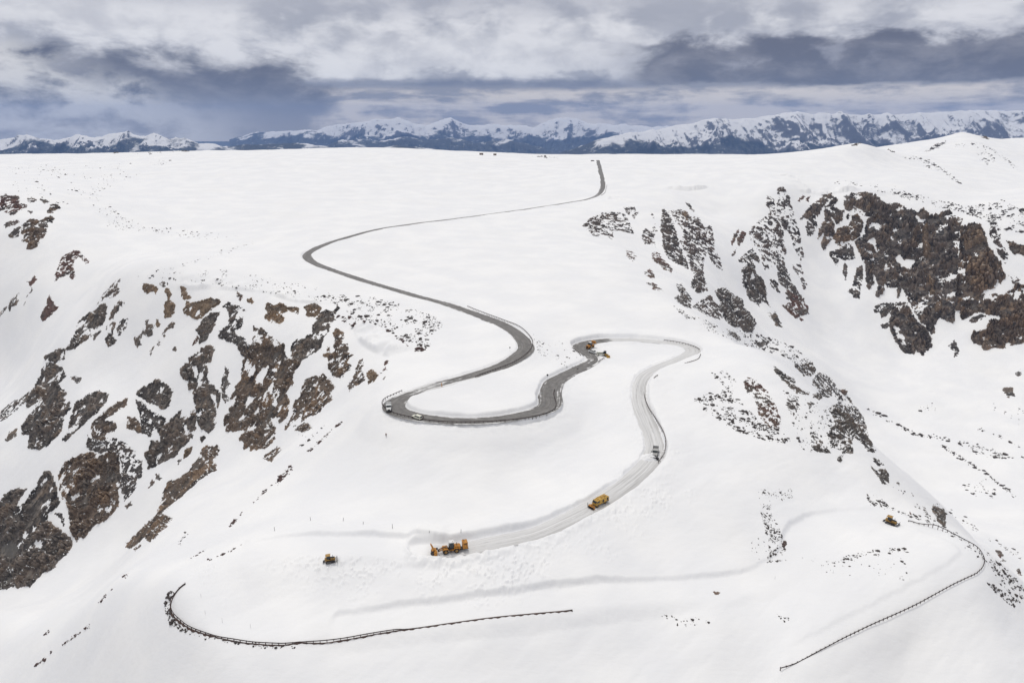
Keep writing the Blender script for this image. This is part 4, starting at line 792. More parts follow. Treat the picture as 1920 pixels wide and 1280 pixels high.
def stones(label, pts, mat, size, name='scattered_stones'):
    """pts: bearings; size: median radius in picture elements"""
    Vs, Fs = [], []; n = 0
    for u, v in pts:
        p = cast(u, v)
        if p[1] > 2600: continue
        pm = (p[1]*CP-p[2]*SP)/FPX
        r = pm*size*float(np.clip(rng.lognormal(-.22, .66), .32, 3.6))
        sc = np.array([r*rng.uniform(.9,1.9), r*rng.uniform(.7,1.4), r*rng.uniform(.45,.95)])
        a = rng.uniform(0, 6.28); q = IV*(1+rng.uniform(-.28,.28,(len(IV),1)))*sc
        q = np.stack([q[:,0]*math.cos(a)-q[:,1]*math.sin(a), q[:,0]*math.sin(a)+q[:,1]*math.cos(a), q[:,2]-sc[2]*.05], 1)
        Vs.append(q+p); Fs.append(IF+n); n += len(IV)
    V = np.vstack(Vs); o = tri_mesh(name, V, np.vstack(Fs), mat, tuple(V.mean(0)))
    o['kind'] = 'stuff'; tag(o, label, 'stones'); return o
def fill(P, n, clump=18.0, seed=0, thr=0.0):
    out = []; lo, hi = P.min(0), P.max(0); tries = 0
    n = int(n*1.3)
    while len(out) < n and tries < n*60:
        tries += 1; u = rng.uniform(lo[0], hi[0]); v = rng.uniform(lo[1], hi[1])
        if not inside(P, u, v): continue
        if fbm2(np.array([u/clump]), np.array([v/clump*1.6]), 3, 90+seed)[0] < thr+rng.normal(0, .14): continue
        out.append((u, v))
    return out
def strip(P, n, wid):
    P = np.asarray(P, float); s = np.r_[0, np.cumsum(np.hypot(*np.diff(P, axis=0).T))]
    q = rng.uniform(0, s[-1], n); q = q[(fbm2(q/9.0, q*0+len(P), 2, 55) > -.25)]
    return [(np.interp(t, s, P[:,0])+rng.normal(0, wid), np.interp(t, s, P[:,1])+rng.normal(0, wid)) for t in q]
SR = rock_mat('scree_stone', .15, .02, .35, 2.0)
la = M_STONE = plain('bare_stone', (.075,.062,.058), .9, 0, .35)
M_STONE_R = plain('bare_red_stone', (.085,.048,.042), .9, 0, .35)
stones("dark stones strewn over the snow shoulder left of the hairpin", fill(poly('F','-40,100 300,80 650,110 1000,200 1280,300 1500,400 1380,600 1270,740 1140,770 1050,680 820,510 640,430 420,330 230,230'), 620, 14, 1, .02), M_STONE, 1.05)
stones("red stones along the lower edge of the strewn shoulder", fill(poly('F','220,340 420,330 560,400 400,470 260,420'), 40, 12, 2, -.3)+strip([(720,612),(735,625),(752,638),(766,648)], 45, 1.5)+fill(poly('F','1140,770 1180,700 1280,680 1270,740'), 40, 12, 3, -.4), M_STONE_R, 1.5)
stones("fine stones along the top of the left crag's snow lip", fill(poly('P','250,512 330,508 420,505 500,520 600,540 640,558 600,565 500,548 420,536 330,525 260,520'), 210, 20, 4, .0), M_STONE, .75)
stones("faint grit on the far left of the plateau", fill(poly('P','10,310 120,305 330,300 250,330 130,385 60,375 20,350'), 260, 22, 5, .02), M_STONE, .6)
stones("grit patch on the left plateau slope", fill(poly('P','158,360 185,358 215,395 280,430 250,440 205,430 180,395'), 130, 14, 6, 0), M_STONE, .6)
stones("thin scatter of grit leading across the left plateau", fill(poly('P','228,425 330,428 460,445 430,452 330,445'), 110, 16, 7, 0)+strip([(478,453),(440,468),(390,482),(340,500),(280,508)], 70, 2), M_STONE, .55)
stones("dark stones scattered down the ridge slope right of the lower road", fill(poly('M','-20,330 180,270 280,250 380,300 500,420 640,560 800,600 900,720 800,745 640,710 440,650 300,570 150,470'), 620, 12, 8, .02), M_STONE, 1.05)
stones("light scatter of stones at the top of the ridge slope", fill(poly('M','160,90 300,70 400,180 350,300 260,190 200,130'), 110, 10, 9, -.05), M_STONE, .8)
stones("stones sprinkled along the ridge edge above the road's right bend", fill(poly('L','360,190 560,300 700,340 960,460 1180,620 1180,640 1000,560 760,470 500,350'), 190, 12, 10, 0), M_STONE, .8)
stones("broken stones on the ridge edge between the two dark crags", fill(poly('L','930,440 1250,480 1420,540 1600,600 1750,680 1880,820 1900,960 1700,880 1600,760 1380,690 1170,620'), 330, 9, 11, .0), M_STONE, 1.1)
stones("stones lying about the red-brown crag on the right ridge", fill(poly('M','820,240 1000,330 1250,380 1300,640 1250,860 1000,800 900,560'), 180, 9, 12, .02)+fill(poly('M','1240,130 1420,330 1560,470 1620,690 1700,840 1600,780 1400,560'), 160, 9, 13, 0), M_STONE, 1.0)
stones("line of boulders along the low moraine in the bowl", strip([(1627,766),(1645,776),(1660,785),(1680,793),(1720,815),(1770,822),(1810,831),(1850,842),(1900,858)], 170, 2.0)+strip([(1690,802),(1712,812)], 20, 2), M_STONE, 1.2)
stones("second line of stones curving down the right bowl", strip([(1765,835),(1775,841),(1790,852),(1810,863),(1830,875),(1850,890),(1870,905),(1890,920),(1905,935)], 170, 1.8)+fill(poly('P','1800,910 1850,898 1870,915 1860,935 1830,930'), 40, 9, 14, 0), M_STONE, 1.1)
stones("stones beyond the second line at the right edge of the bowl", strip([(1835,803),(1860,812),(1890,826),(1920,842)], 40, 1.5)+strip([(1850,856),(1880,858),(1920,857)], 60, .8)+fill(poly('P','1810,835 1880,840 1890,855 1830,852'), 60, 8, 15, 0)+fill(poly('P','1720,755 1760,755 1760,775 1720,772'), 10, 9, 16, -.4)+fill(poly('P','1850,755 1920,760 1920,800 1880,790'), 14, 9, 17, -.4), M_STONE, .95)
stones("streaky stones down the steep slope right of the guardrail bend", fill(poly('O','1480,740 1600,860 1760,1000 1920,1180 1920,1290 1780,1250 1640,1120 1540,920'), 270, 9, 18, .0)+fill(poly('O','1500,1100 1600,1150 1760,1250 1900,1330 1800,1380 1640,1260'), 150, 9, 19, 0), M_STONE, .95)
stones("stones running down the ridge line beside the guardrail bend", strip([(1672,912),(1700,930),(1720,948),(1745,972),(1770,992),(1800,1010),(1830,1035),(1860,1062)], 150, 3)+strip([(1740,935),(1770,955),(1800,968),(1840,1000),(1880,1025),(1915,1045)], 90, 3), M_STONE, .95)
stones("gravelly strip on the snow left of the ploughed bench", fill(poly('S','420,200 480,200 500,330 560,470 580,600 470,610 480,500 440,350'), 430, 10, 20, .05), M_STONE, .72)
stones("small stones around the top of the gravelly strip", fill(poly('S','470,190 600,180 620,240 560,270 480,230'), 60, 10, 21, 0), M_STONE, .6)
stones("row of stones on the snow flat inside the long guardrail bend", strip([(1540,1062),(1570,1053),(1600,1042),(1640,1033),(1680,1028),(1702,1032)], 130, 2.2)+fill(poly('P','1500,1045 1700,1035 1710,1090 1560,1080'), 45, 14, 22, -.1), M_STONE, .85)
stones("fine stones on the slope above the bulldozer", fill(poly('O','170,140 300,150 480,300 640,340 830,400 900,470 700,410 480,330 250,280'), 180, 9, 23, .0), M_STONE, .8)
stones("stones sprinkled over the plateau above the great cliff", fill(poly('J','0,50 300,130 600,140 900,230 1250,300 1650,220 1920,340 1920,620 1700,600 1400,450 1000,330 750,290 300,150 100,110'), 620, 12, 24, .03), M_STONE, .85)
stones("band of stones on the snowfield behind the great cliff's rim", strip([(1560,340),(1600,345),(1650,352),(1700,362)], 110, 2.5), M_STONE, .65)
stones("dark line of stones down the far right hillside", strip([(1694,298),(1715,297),(1740,303),(1765,316),(1785,332),(1800,345)], 130, 2)+fill(poly('P','1700,295 1740,298 1780,325 1750,318 1715,306'), 40, 8, 25, -.1), M_STONE, .8)
stones("stones along the rounded right hill", strip([(1790,272),(1830,270),(1860,280),(1885,300),(1910,318)], 110, 2)+fill(poly('P','1830,285 1860,285 1870,310 1840,308'), 40, 8, 26, -.1), M_STONE, .75)
stones("few stones on the snow between the two hairpins", fill(poly('P','1000,635 1060,640 1110,690 1080,695 1040,680 1010,665'), 60, 9, 27, .0)+strip([(1000,628),(1010,645),(1008,658)], 25, 1.5), M_STONE, .7)
stones("stones at the bottom right of the open snow", fill(poly('P','1235,1150 1300,1155 1340,1165 1300,1175 1250,1170'), 26, 9, 28, -.3)+fill(poly('P','1455,1150 1480,1158 1475,1170'), 14, 9, 29, -.4)+fill(poly('P','1390,1000 1480,1020 1420,1060'), 16, 9, 30, -.3), M_STONE, .95)
stones("brown rubble spilling below the near left guardrail bend", fill(poly('P','318,1108 328,1108 318,1140 330,1165 352,1182 340,1182 320,1170 309,1145 310,1122'), 190, 30, 31, -.6)+strip([(345,1182),(375,1192),(410,1200),(440,1205),(500,1212),(560,1213)], 60, 1.5), M_STONE, 1.15)
stones("red rocks in a line down the left spur", strip([(642,790),(620,808),(598,830),(575,850)], 110, 1.2)+strip([(546,876),(535,890),(520,903)], 90, 2.6)+strip([(510,908),(490,928),(470,948)], 30, 1)+strip([(452,962),(440,977),(430,988)], 50, 1)+strip([(400,1018),(385,1030),(348,1052)], 30, 1.0)+strip([(455,1020),(425,1036),(390,1050)], 45, .9), M_STONE_R, 1.15)
stones("red rock slivers low on the bottom left snow slope", strip([(170,1170),(150,1185),(130,1200),(118,1208)], 80, 1.3)+strip([(96,1222),(80,1238),(65,1248)], 50, 1.4)+strip([(210,1105),(200,1115),(185,1130)], 26, 1.2)+strip([(240,1075),(233,1082)], 14, 1)+strip([(92,1182),(84,1190)], 14, 1.2), M_STONE_R, 1.1)
stones("dark stones on the snow just under the crag's right foot", strip([(350,998),(335,1022)], 24, 2)+fill(poly('P','560,800 620,790 640,770 560,850'), 20, 9, 33, -.2)+fill(poly('P','690,700 730,680 725,700'), 8, 9, 34, -.4), M_STONE, 1.1)
stones("few stones on the skyline of the plateau", strip([(255,289),(300,286),(350,284)], 20, 1)+strip([(995,292),(1040,296),(1060,298)], 26, .8)+strip([(1108,302),(1116,302)], 8, .5), M_STONE, .9)
# ---------------------------------------------------------------- steel guardrails with posts
M_RAIL = plain('weathered_steel', (.060,.036,.034), .75, .2, .25); M_POST = plain('brown_post', (.075,.045,.040), .85, 0, .25)
M_EARTH = plain('bare_earth', (.095,.062,.052), .95, 0, .3)
def box_bm(bm, x0, x1, y0, y1, z0, z1):
    vs = [bm.verts.new((x, y, z)) for x in (x0, x1) for y in (y0, y1) for z in (z0, z1)]
    for f in ((0,1,3,2),(4,6,7,5),(0,4,5,1),(2,3,7,6),(0,2,6,4),(1,5,7,3)): bm.faces.new([vs[i] for i in f])
def mesh_obj(name, bm, mat, parent=None, loc=None):
    bmesh.ops.recalc_face_normals(bm, faces=bm.faces)
    me = bpy.data.meshes.new(name); bm.to_mesh(me); bm.free(); me.materials.append(mat)
    o = bpy.data.objects.new(name, me); COL.objects.link(o)
    if parent: o.parent = parent
    if loc is not None: o.location = loc
    return o
_pb = bmesh.new(); box_bm(_pb, -.09, .09, -.09, .09, -1.2, .92)
POST = bpy.data.meshes.new('post'); bmesh.ops.recalc_face_normals(_pb, faces=_pb.faces); _pb.to_mesh(POST); _pb.free(); POST.materials.append(M_POST)
def guardrail(px, label, earth_strip=False, spacing=1.905):
    """px: (u, v, how far the snow has buried it)"""
    P = []
    for q in px:
        p = cast(q[0], q[1]); P.append([p[0], p[1], p[2], q[2] if len(q) > 2 else 0.0])
    L = catmull(P, spacing/3)
    gz = np.array([ground_z(q[0], q[1]) for q in L])
    L[:,2] = np.maximum(smooth1(gz, 15), gz-.3)-L[:,3]
    base = L[0,:3].copy()
    root = bpy.data.objects.new('guardrail', None); root.location = base; COL.objects.link(root)
    tag(root, label, 'guardrail', 'guardrails along the highway')
    T = np.gradient(L[:,:2], axis=0); T /= np.linalg.norm(T, axis=1)[:,None]; N = np.stack([-T[:,1], T[:,0]], 1)
    prof = [(.0,.52),(.07,.56),(.07,.63),(.015,.68),(.07,.73),(.07,.80),(.0,.84),(-.03,.84),(-.03,.52)]
    bm = bmesh.new(); prev = None
    for k in range(len(L)):
        ring = [bm.verts.new((L[k,0]-base[0]+N[k,0]*o_, L[k,1]-base[1]+N[k,1]*o_, L[k,2]-base[2]+h)) for o_, h in prof]
        if prev:
            for i in range(len(prof)): bm.faces.new((prev[i], prev[(i+1) % len(prof)], ring[(i+1) % len(prof)], ring[i]))
        prev = ring
    mesh_obj('rail', bm, M_RAIL, root)
    pts = range(0, len(L), 3)
    if len(pts) > 100: pts = pts[:100]
    for k in pts:
        o = bpy.data.objects.new('post', POST); COL.objects.link(o); o.parent = root
        o.location = L[k,:3]-base-np.array([N[k,0]*.12, N[k,1]*.12, 0]); o.rotation_euler = (0, 0, math.atan2(T[k,1], T[k,0]))
    if earth_strip:  # thin brown strip of bare earth along the foot of the posts
        bm = bmesh.new(); prev = None
        for k in range(len(L)):
            wv = .22+.16*math.sin(k*1.7)+.1*math.sin(k*.61)
            g = ground_z(L[k,0], L[k,1])-base[2]
            ring = [bm.verts.new((L[k,0]-base[0]+N[k,0]*o_, L[k,1]-base[1]+N[k,1]*o_, g+h)) for o_, h in ((-.15-wv,-.3),(-.1-wv*.6,.1),(.1,.12),(.25,-.3))]
            if prev:
                for i in range(3): bm.faces.new((prev[i], prev[i+1], ring[i+1], ring[i]))
            prev = ring
        mesh_obj('earth_strip', bm, M_EARTH, root)
    return root
guardrail([(877,575),(909,588),(942,600),(976,614),(993,630),(999,646),(989,663),(962,681),(909,701),(892,708)], "guardrail curling round the outside of the upper sweeping bend")
guardrail([(754,734),(737,741),(724,748),(717,755),(719,762),(731,772),(751,779),(774,784),(808,790),(858,793),(925,791.5),(976,786.5),(1009,781),(1033,773),(1042,763),(1041,752),(1038,741),(1040,731)], "long guardrail round the middle hairpin and the next inner bend")
guardrail([(1245,639),(1263,641.5),(1286,646),(1303,651.5),(1313,657)], "short guardrail on the far side of the road's right bend")
guardrail([(1314,665,.45),(1309,673,.45),(1293,679,.5),(1283,681,.6)], "nearly buried posts just below the road's right bend")
guardrail([(1207,735,.5),(1209,745,.3),(1211,753,.1),(1218,769),(1231,789),(1239.5,803),(1246,816),(1248.5,833),(1246,850),(1238,864),(1234,870)], "guardrail on the outer edge above the grey plough truck")
guardrail([(1226,709,.4),(1231,705,.3),(1234,703,.5)], "stub of guardrail poking out where the ploughed lane turns down")
guardrail([(347.5,1095),(335,1105),(327,1116),(321,1130),(321,1143),(326,1155),(338,1165),(353,1176),(375,1185),(406,1194),(438,1201),(475,1206),(512,1208.5),(538,1208),(590,1205),(640,1200),(690,1191),(740,1182.5,.1),(765,1179,.55),(828,1170,.74),(895,1160.5,.78),(942,1155,.80),(996,1150,.80),(1043,1146,.76),(1077,1144,.5)], "long near guardrail round the bottom left bend, sinking into snow", True)
guardrail([(1703,977),(1728,984),(1752,990),(1775,997.5),(1794,1004.5),(1812,1015),(1831,1027.5),(1840.5,1039),(1845.8,1052),(1843,1064),(1836,1072),(1825,1079.5),(1784,1099),(1717,1136),(1650,1166.5),(1591,1193.5,.1),(1549,1214,.34),(1498,1240,.42),(1463,1257,.40)], "long guardrail sweeping round the bottom right bend to the frame's lower edge")
guardrail([(1121,680),(1134,671.5)], "short guardrail beside the parked white cars")
guardrail([(1073,652,.25),(1081,659,.3),(1085,662.5,.25),(1090,668,.5)], "half buried posts on the left of the parking hairpin")
guardrail([(1138,347),(1136,356),(1134,362),(1127,367)], "far guardrail at the bend where the road climbs to the skyline")
# ---------------------------------------------------------------- machines and vehicles (local x forward, y left, z up)
M_AMBER = plain('amber_paint', (.50,.215,.022), .5, 0, .22); M_YELL = plain('yellow_paint', (.54,.325,.055), .5, 0, .22)
M_OCHRE = plain('faded_yellow_paint', (.40,.235,.06), .5, 0, .2)
M_WHITE = plain('white_paint', (.74,.75,.75), .35, 0, .05); M_CREAM = plain('cream_paint', (.74,.74,.64), .35, 0, .05); M_GREYP = plain('dirty_grey_paint', (.42,.42,.42), .5, 0, .15)
M_BLACK = plain('black_steel', (.022,.020,.022), .55, .2, .2); M_RUB = plain('rubber', (.020,.018,.020), .9, 0, .2)
M_RIM = plain('wheel_rim', (.30,.17,.04), .6, 0, .2); M_RIMG = plain('steel_rim', (.25,.25,.26), .45, .5, .2)
M_GLASS = plain('dark_glass', (.018,.028,.034), .08, 0, .2); M_RED = plain('red_lens', (.35,.02,.02), .3, 0, .1); M_LAMP = plain('lamp_glass', (.7,.7,.68), .15, 0, .05)
M_STEEL = plain('worn_steel', (.16,.155,.155), .45, .6, .25)
def cyl(bm, p, q, r, n=14, r2=None):
    p, q = Vector(p), Vector(q); d = q-p; z = d.normalized(); a = z.orthogonal().normalized(); b = z.cross(a); r2 = r if r2 is None else r2
    A = [bm.verts.new(p+(a*math.cos(t)+b*math.sin(t))*r) for t in [6.28319*i/n for i in range(n)]]
    B = [bm.verts.new(q+(a*math.cos(t)+b*math.sin(t))*r2) for t in [6.28319*i/n for i in range(n)]]
    for i in range(n): bm.faces.new((A[i], A[(i+1) % n], B[(i+1) % n], B[i]))
    bm.faces.new(A[::-1]); bm.faces.new(B)
def prism(bm, prof, y0, y1, inset=0.0):
    """side profile (x, z) extruded across"""
    cx = sum(p[0] for p in prof)/len(prof); cz = sum(p[1] for p in prof)/len(prof)
    A = [bm.verts.new((p[0], y0, p[1])) for p in prof]; B = [bm.verts.new((p[0], y1, p[1])) for p in prof]
    n = len(prof)
    for i in range(n): bm.faces.new((A[i], A[(i+1) % n], B[(i+1) % n], B[i]))
    bm.faces.new(A[::-1]); bm.faces.new(B)
def bev(bm, w): bmesh.ops.bevel(bm, geom=bm.edges[:], offset=w, segments=2, affect='EDGES', profile=.6)
def part(name, mat, parent, fn, bevel=0.0):
    bm = bmesh.new(); fn(bm)
    if bevel: bmesh.ops.recalc_face_normals(bm, faces=bm.faces); bev(bm, bevel)
    return mesh_obj(name, bm, mat, parent)
def B_(*boxes): return lambda bm: [box_bm(bm, *b) for b in boxes]
def Pr(*ps): return lambda bm: [prism(bm, *p) for p in ps]
def Cy(*cs): return lambda bm: [cyl(bm, *c) for c in cs]
def wheel(parent, x, y, r, w, rim=None, name='wheel'):
    t = bmesh.new(); n = 22; ring = []
    pr = [(-w/2*.75, r*.58), (-w/2, r*.68), (-w/2, r*.93), (-w/2*.8, r), (w/2*.8, r), (w/2, r*.93), (w/2, r*.68), (w/2*.75, r*.58)]
    for i in range(n):
        c, s = math.cos(6.28319*i/n), math.sin(6.28319*i/n)
        k = 1.0 if i % 2 else .975
        ring.append([t.verts.new((q*c*k, o_, q*s*k)) for o_, q in pr])
    for i in range(n):
        a, b = ring[i], ring[(i+1) % n]
        for j in range(len(pr)): t.faces.new((a[j], a[(j+1) % len(pr)], b[(j+1) % len(pr)], b[j]))
    wo_ = mesh_obj(name, t, M_RUB, parent, (x, y, r))
    part('rim', rim or M_RIM, wo_, Cy(((0,-w*.36,0), (0,w*.36,0), r*.60, 16), ((0,-w*.44,0), (0,w*.44,0), r*.2, 10)))
    return wo_
def vehicle(name, label, cat, u, v, u2, v2, lift=0.0, group=None):
    """stands at bearing (u, v), nose towards (u2, v2), pitched with the ground"""
    p, q = cast(u, v), cast(u2, v2)
    root = bpy.data.objects.new(name, None); COL.objects.link(root); tag(root, label, cat, group)
    d = Vector((q[0]-p[0], q[1]-p[1], 0)).normalized()
    a, b = p+np.array(d)*3.0, p-np.array(d)*3.0
    za, zb = ground_z(a[0], a[1]), ground_z(b[0], b[1])
    f = Vector((d.x*6, d.y*6, np.clip(za-zb, -1.2, 1.2))).normalized()
    l = Vector((0,0,1)).cross(f).normalized(); up = f.cross(l)
    M = Matrix((f, l, up)).transposed().to_4x4()
    root.matrix_world = Matrix.Translation(Vector((p[0], p[1], ground_z(p[0], p[1])+lift)))@M
    return root

def loader_base(root, paint, dark_hood=False):
    """articulated wheel loader: frames, cab, hood, four wheels with rims"""
    part('front_frame', M_BLACK, root, Pr(([(.9,.75),(.9,1.45),(2.1,2.0),(3.0,1.7),(3.1,.8)], -.55, .55)), .05)
    part('rear_frame', paint, root, Pr(([(-2.6,.75),(-2.7,1.5),(.9,1.5),(.9,.75)], -.75, .75)), .06)
    hood = part('hood', M_BLACK if dark_hood else paint, root, Pr(([(-2.9,1.2),(-2.85,2.25),(-2.5,2.35),(-.7,2.45),(-.65,1.45)], -.9, .9)), .08)
    part('grille', M_BLACK, hood, B_((-2.97,-2.86,-.65,.65,1.3,2.2)))
    part('exhaust', M_BLACK, hood, Cy(((-1.6,.35,2.5),(-1.6,.35,3.3),.09), ((-1.6,.35,3.3),(-1.8,.35,3.5),.09)))
    cab = part('cab', M_BLACK, root, lambda bm: (prism(bm, [(-.75,1.4),(-.7,1.9),(.85,1.9),(.95,1.4)], -.8, .8),
        [cyl(bm, a, b, .06, 6) for a, b in (((-.7,.75,1.9),(-.6,.72,3.75)), ((-.7,-.75,1.9),(-.6,-.72,3.75)), ((.85,.75,1.9),(.6,.72,3.75)), ((.85,-.75,1.9),(.6,-.72,3.75)))]))
    part('cab_roof', M_WHITE if not dark_hood else M_BLACK, cab, B_((-.85,.85,-.85,.85,3.74,3.9)), .05)
    for nm, prof in (('window', [(-.64,1.95),(-.55,3.7),(.55,3.7),(.78,1.95)]),):
        for y0, y1 in ((.70,.73),(-.73,-.70)): part('window', M_GLASS, cab, Pr((prof, y0, y1)))
    part('windscreen', M_GLASS, cab, Pr(([(.80,1.95),(.56,3.7),(.53,3.7),(.77,1.95)], -.68, .68)))
    part('rear_window', M_GLASS, cab, Pr(([(-.66,1.95),(-.58,3.7),(-.55,3.7),(-.63,1.95)], -.68, .68)))
    part('beacon', M_AMBER, cab, Cy(((-.4,.4,3.9),(-.4,.4,4.1),.09)))
    for x in (2.1, -1.5):
        for y in (1.08, -1.08): wheel(root, x, y, .86, .62)
        for s in (1, -1): part('fender', paint, root, Pr(([(x-1.05,1.35),(x-.7,1.85),(x+.6,1.9),(x+1.0,1.5),(x+.95,1.42),(x+.55,1.78),(x-.65,1.74),(x-.98,1.28)], s*.78, s*1.36)))
    part('ladder', M_BLACK, root, B_((.2,.9,.95,1.2,.5,.56),(.2,.9,.95,1.2,.95,1.01),(.2,.25,.95,1.2,.5,1.5),(.85,.9,.95,1.2,.5,1.5)))
def lift_arms(root, paint, z_end, x_end):
    for s in (1, -1): part('lift_arm', paint, root, Pr(([(1.5,1.75),(1.6,2.25),(2.7,2.05),(x_end,z_end+.25),(x_end+.1,z_end-.15),(2.7,1.6)], s*.45-.09, s*.45+.09)))
    part('tilt_cylinder', M_STEEL, root, Cy(((1.7,0,2.3),(x_end-.1,0,z_end+.5),.09), ((1.7,0,2.3),(2.6,0,2.2),.13)))

# 1. the loader with a snow blower in front and its engine on the back
r = vehicle('snow_blower_loader', "amber wheel loader with a snow blower and tall chute, biggest machine in the lower cut", 'wheel loader', 847, 1034, 812, 1039, .05)
loader_base(r, M_AMBER); lift_arms(r, M_AMBER, .95, 4.6)
bl = part('blower_housing', M_AMBER, r, lambda bm: (prism(bm, [(5.0,.1),(4.9,1.35),(5.5,1.55),(6.6,1.35),(6.5,1.1),(5.6,1.2),(5.5,.3),(6.6,.12),(6.6,.02)], -1.45, 1.45), box_bm(bm, 5.0,6.5,-1.5,-1.42,.05,1.4), box_bm(bm, 5.0,6.5,1.42,1.5,.05,1.4)))
part('auger', M_BLACK, bl, lambda bm: (cyl(bm, (6.2,-1.4,.62), (6.2,1.4,.62), .14, 8), [cyl(bm, (6.2,-1.3+.23*i,.62), (6.2,-1.24+.23*i,.62), .55, 12) for i in range(12)]))
part('impeller', M_BLACK, bl, Cy(((6.1,.75,.95),(6.7,1.15,.9),.72,16)))
part('chute', M_AMBER, bl, lambda bm: (prism(bm, [(5.3,1.3),(5.7,2.2),(6.3,3.5),(6.75,4.35),(7.05,4.2),(6.75,3.3),(6.2,2.0),(5.95,1.3)], .15, .75)))
part('hydraulic_pack', M_BLACK, bl, Cy(((4.8,-.3,1.5),(4.8,-.3,2.0),.28), ((4.4,.5,1.2),(4.4,.5,1.75),.3)))
ep = part('engine_pack', M_AMBER, r, lambda bm: box_bm(bm, -5.3, -3.6, -1.1, 1.1, 1.0, 3.35), .12)
part('engine_vent', M_BLACK, ep, B_((-5.0,-3.9,1.09,1.13,2.6,2.75),(-5.0,-3.9,1.09,1.13,2.9,3.05)))
part('exhaust', M_BLACK, ep, Cy(((-4.2,.3,3.3),(-4.0,.3,4.0),.08), ((-4.0,.3,4.0),(-3.7,.3,4.25),.07)))
part('pack_carrier', M_BLACK, r, B_((-5.5,-2.6,-.9,.9,.8,1.02)))

# 2. rotary snow plough truck
r = vehicle('rotary_snow_plough', "yellow rotary snow plough truck climbing the freshly cut lane", 'snow plough', 1124, 946, 1102, 957, .05)
part('chassis', M_BLACK, r, B_((-4.0,3.6,-.6,.6,.7,1.0),(-4.2,-3.6,-1.2,1.2,.6,1.1)))
bd = part('engine_body', M_YELL, r, Pr(([(-4.2,1.05),(-4.15,2.7),(-3.8,3.0),(.9,3.05),(1.0,1.05)], -1.25, 1.25)), .1)
for x in (-3.4, -.9): part('side_grille', M_BLACK, bd, B_((x-.35,x+.45,1.24,1.28,1.4,2.5),(x-.35,x+.45,-1.28,-1.24,1.4,2.5)))
part('roof_vent', M_OCHRE, bd, B_((-3.2,-2.2,-.6,.6,3.02,3.2),(-1.4,-.5,-.6,.6,3.02,3.2)))
part('exhaust', M_BLACK, bd, Cy(((-1.9,.7,3.0),(-1.9,.7,3.5),.1),((.2,-.7,3.0),(.2,-.7,3.4),.1)))
part('deck_rail', M_STEEL, r, Cy(((-3.9,1.33,1.0),(.9,1.33,1.0),.06,6),((-3.9,-1.33,1.0),(.9,-1.33,1.0),.06,6)))
cab = part('cab', M_YELL, r, Pr(([(1.0,1.0),(1.0,2.85),(2.4,2.85),(2.95,1.95),(3.0,1.0)], -1.2, 1.2)), .06)
part('windscreen', M_GLASS, cab, Pr(([(2.46,2.75),(2.92,2.0),(2.98,2.03),(2.52,2.78)], -1.05, 1.05)))
for s in (1, -1): part('side_window', M_GLASS, cab, Pr(([(1.2,1.95),(1.2,2.7),(2.3,2.7),(2.7,1.95)], s*1.215-.02, s*1.215+.02)))
part('beacon', M_AMBER, cab, Cy(((1.6,.5,2.85),(1.6,.5,3.05),.1),((1.6,-.5,2.85),(1.6,-.5,3.05),.1)))
for x in (2.1, -2.2):
    for y in (1.02, -1.02): wheel(r, x, y, .68, .42)
hd = part('blower_head', M_AMBER, r, lambda bm: (prism(bm, [(4.0,.05),(3.9,1.35),(4.5,1.5),(5.0,1.2),(4.6,1.05),(4.4,.3),(5.0,.05)], -1.3, 1.3), box_bm(bm, 3.9,4.9,-1.36,-1.28,.05,1.4), box_bm(bm, 3.9,4.9,1.28,1.36,.05,1.4)))
part('auger', M_BLACK, hd, lambda bm: (cyl(bm, (4.75,-1.25,.6), (4.75,1.25,.6), .12, 8), [cyl(bm, (4.75,-1.15+.25*i,.6), (4.75,-1.1+.25*i,.6), .45, 12) for i in range(10)]))
part('chute', M_AMBER, hd, Pr(([(4.0,1.35),(4.1,2.0),(4.5,2.3),(4.75,2.0),(4.5,1.3)], -.1, .6)))
part('push_frame', M_BLACK, r, B_((3.0,4.0,-.5,-.3,.6,.9),(3.0,4.0,.3,.5,.6,.9)))
for s in (1, -1): part('marker_blade', M_BLACK, hd, lambda bm, s=s: (box_bm(bm, 5.0,5.12,s*1.5-.08,s*1.5+.08,.1,2.3), box_bm(bm, 4.5,5.1,s*1.5-.06,s*1.5+.06,.5,.7)))

r.scale = (.92,)*3
